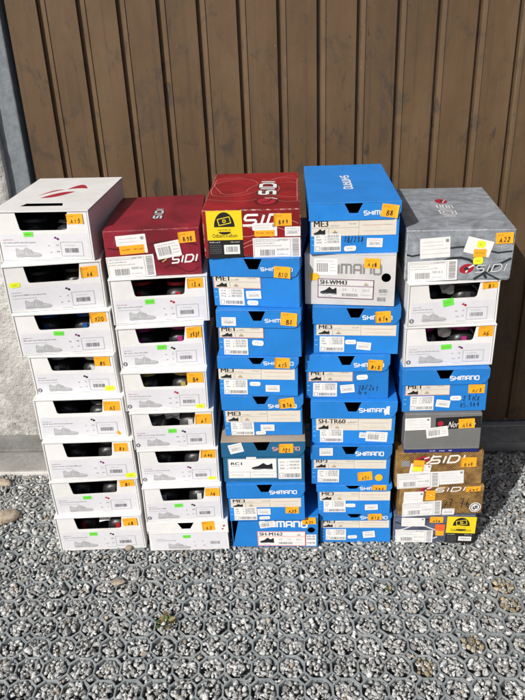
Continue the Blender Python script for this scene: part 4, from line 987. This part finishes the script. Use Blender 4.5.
        if typ == 'r':
            kl.line(wave(.03, .97, .33, .07, .4), .0035, 'wine line'); kl.line(wave(.03, .97, .62, .09, 1.9), .0045, 'wine line'); kl.line(wave(.6, .97, .85, -.08, .2, 12), .0022, 'wine line')
            kt.cx, kt.cz, kt.rot = .006, yf+.128, R(90)
            kt.logo('SIDI', -.044, -.008, .017, .080, .0105, 'ink', 1, .5, .3); kt.logo('SIDI', -.044, -.008, .017, .080, .0052, 'silver print', 2, .5, .3)
        elif typ == 'r2':
            for q, (u, v, rx) in enumerate(((.28, .6, .05), (.28, .6, .068), (.3, .55, .09), (.85, .5, .05), (.85, .5, .07), (.9, .45, .09))):
                pts = [(-X+u*w+rx*(1+.15*math.sin(3*t_+q))*math.cos(t_), yf+v*D+rx*1.5*(1+.12*math.sin(2*t_+q))*math.sin(t_)) for t_ in np.linspace(.3+q, 5.4+q*.8, 40)]
                pts = [p_ for p_ in pts if abs(p_[0]) < X-.004 and abs(p_[1]) < D/2-.004]
                if len(pts) > 3: kt.line(pts, .0009, 'contour')
            for q in range(4): kl.line([(p_, z_) for p_, z_ in wave(.40, .97, .30+.17*q, .09, q*1.1)], .0009, 'contour')
            kt.cx, kt.cz, kt.rot = .034, yf+.19, R(90)
            kt.logo('SIDI', -.066, -.015, .034, .122, .0145, 'swoosh', 0, .5, .12); kt.logo('SIDI', -.066, -.015, .034, .122, .0085, 'white ink', 1, .5, .12)
            kt.cx, kt.cz, kt.rot = .032, yf+.066, 0
            kt.disc(0, 0, .027, .036, 'wine line'); kt.disc(0, 0, .021, .029, 'logo red', 1); kt.line([(-.012, -.012), (.003, -.004), (.012, .018)], .004, 'wine line', 2); kt.line([(-.004, .025), (.012, .027), (.024, .016)], .004, 'white ink', 2)
        elif typ == 'g':
            kl.line(S_(curve([(.01, .47), (.06, .50), (.12, .48), (.2, .42), (.35, .36), (.5, .33), (.62, .33), (.75, .40), (.86, .45), (.99, .42)])), .0042, 'swoosh')
            kl.line(S_(curve([(.30, .68), (.36, .60), (.44, .545), (.52, .54), (.60, .58), (.66, .66), (.72, .78), (.78, .95)])), .0062, 'swoosh')
            kl.line(S_(curve([(.66, .97), (.76, .84), (.88, .68), (.99, .56)])), .0055, 'swoosh'); kl.line(S_(curve([(.76, .84), (.84, .92), (.9, .98)])), .004, 'swoosh')
            kt.cx, kt.cz, kt.rot = -.010, yf+.242, .1
            kt.disc(0, 0, .015, .022, 'logo red'); kt.disc(.002, .002, .005, .007, 'swoosh', 1); kt.line([(.0, -.016), (.006, 0), (.013, .012)], .003, 'silver print', 1)
            kt.cx, kt.cz, kt.rot = -.008, yf+.158, R(-90); kt.logo('SIDI', -.052, -.014, .028, .098, .0100, 'white ink', 0, .45, .2); kt.logo('SIDI', -.052, -.014, .028, .098, .0056, 'drawing grey', 1, .45, .2)
        elif typ == 'g2':
            for q in range(4): kl.line(wave(.0+.02, .55, .25+.2*q, .10, q*1.3), .004, 'silver print' if q % 2 else 'swoosh')
        elif typ == 'o':
            kl.line(S_([(.35, .32), (.40, .24), (.43, .08)]), .004, 'white ink')
            for q in range(3): kl.dashes(X*.78, X*.93, h*(.25+.12*q), .0016, 'contour')
        for kind, cx, cz_, ww, hh, rot, t_ in decs:
            if kind in PRINT and kind != 'blue': printing(kl, kind, cx*.001, cz_*.001, ww*.001, hh*.001, rot, t_)
            elif kind == 'blue':
                kb = Ink(mb, front_face(yf+.002))
                for xx in (-.3, -.05, .2): kb.dashes(X*xx, X*(xx+.14), .0035, .004, 'white ink')
        mb.build('body', root); ml.build('lid', root); lidz = -1; fl = f1 = front_face(yf)
    kids = {q.name.split('.')[0]: q for q in root.children}
    low_ = kids.get('front_panel') or (kids['lid'] if lidz < 0 else kids['body'])
    for i, (kind, cx, cz_, ww, hh, rot, t_) in enumerate(q for q in decs if q[0] not in PRINT):
        z = cz_*.001; hh_ = min(hh*.001, h)
        if z+hh_/2 > h and kind not in ('O',): z = h-hh_/2-.001
        if kind in ('ME1', 'ME3', 'TR') and z+hh_/2 > lidz-.0005: z = lidz+(.0025 if kind != 'TR' or t_ == 'RP3' else -.0008)-hh_/2
        sticker(kids['lid'] if z > lidz else low_, fl if z > lidz else f1, kind, cx*.001, z, ww*.001, hh_, rot, t_, i+1)
    WARP = None
    return root
flat('drawing paper', (.46, .47, .49), .6)
for q in BOXES: make_box(*q)
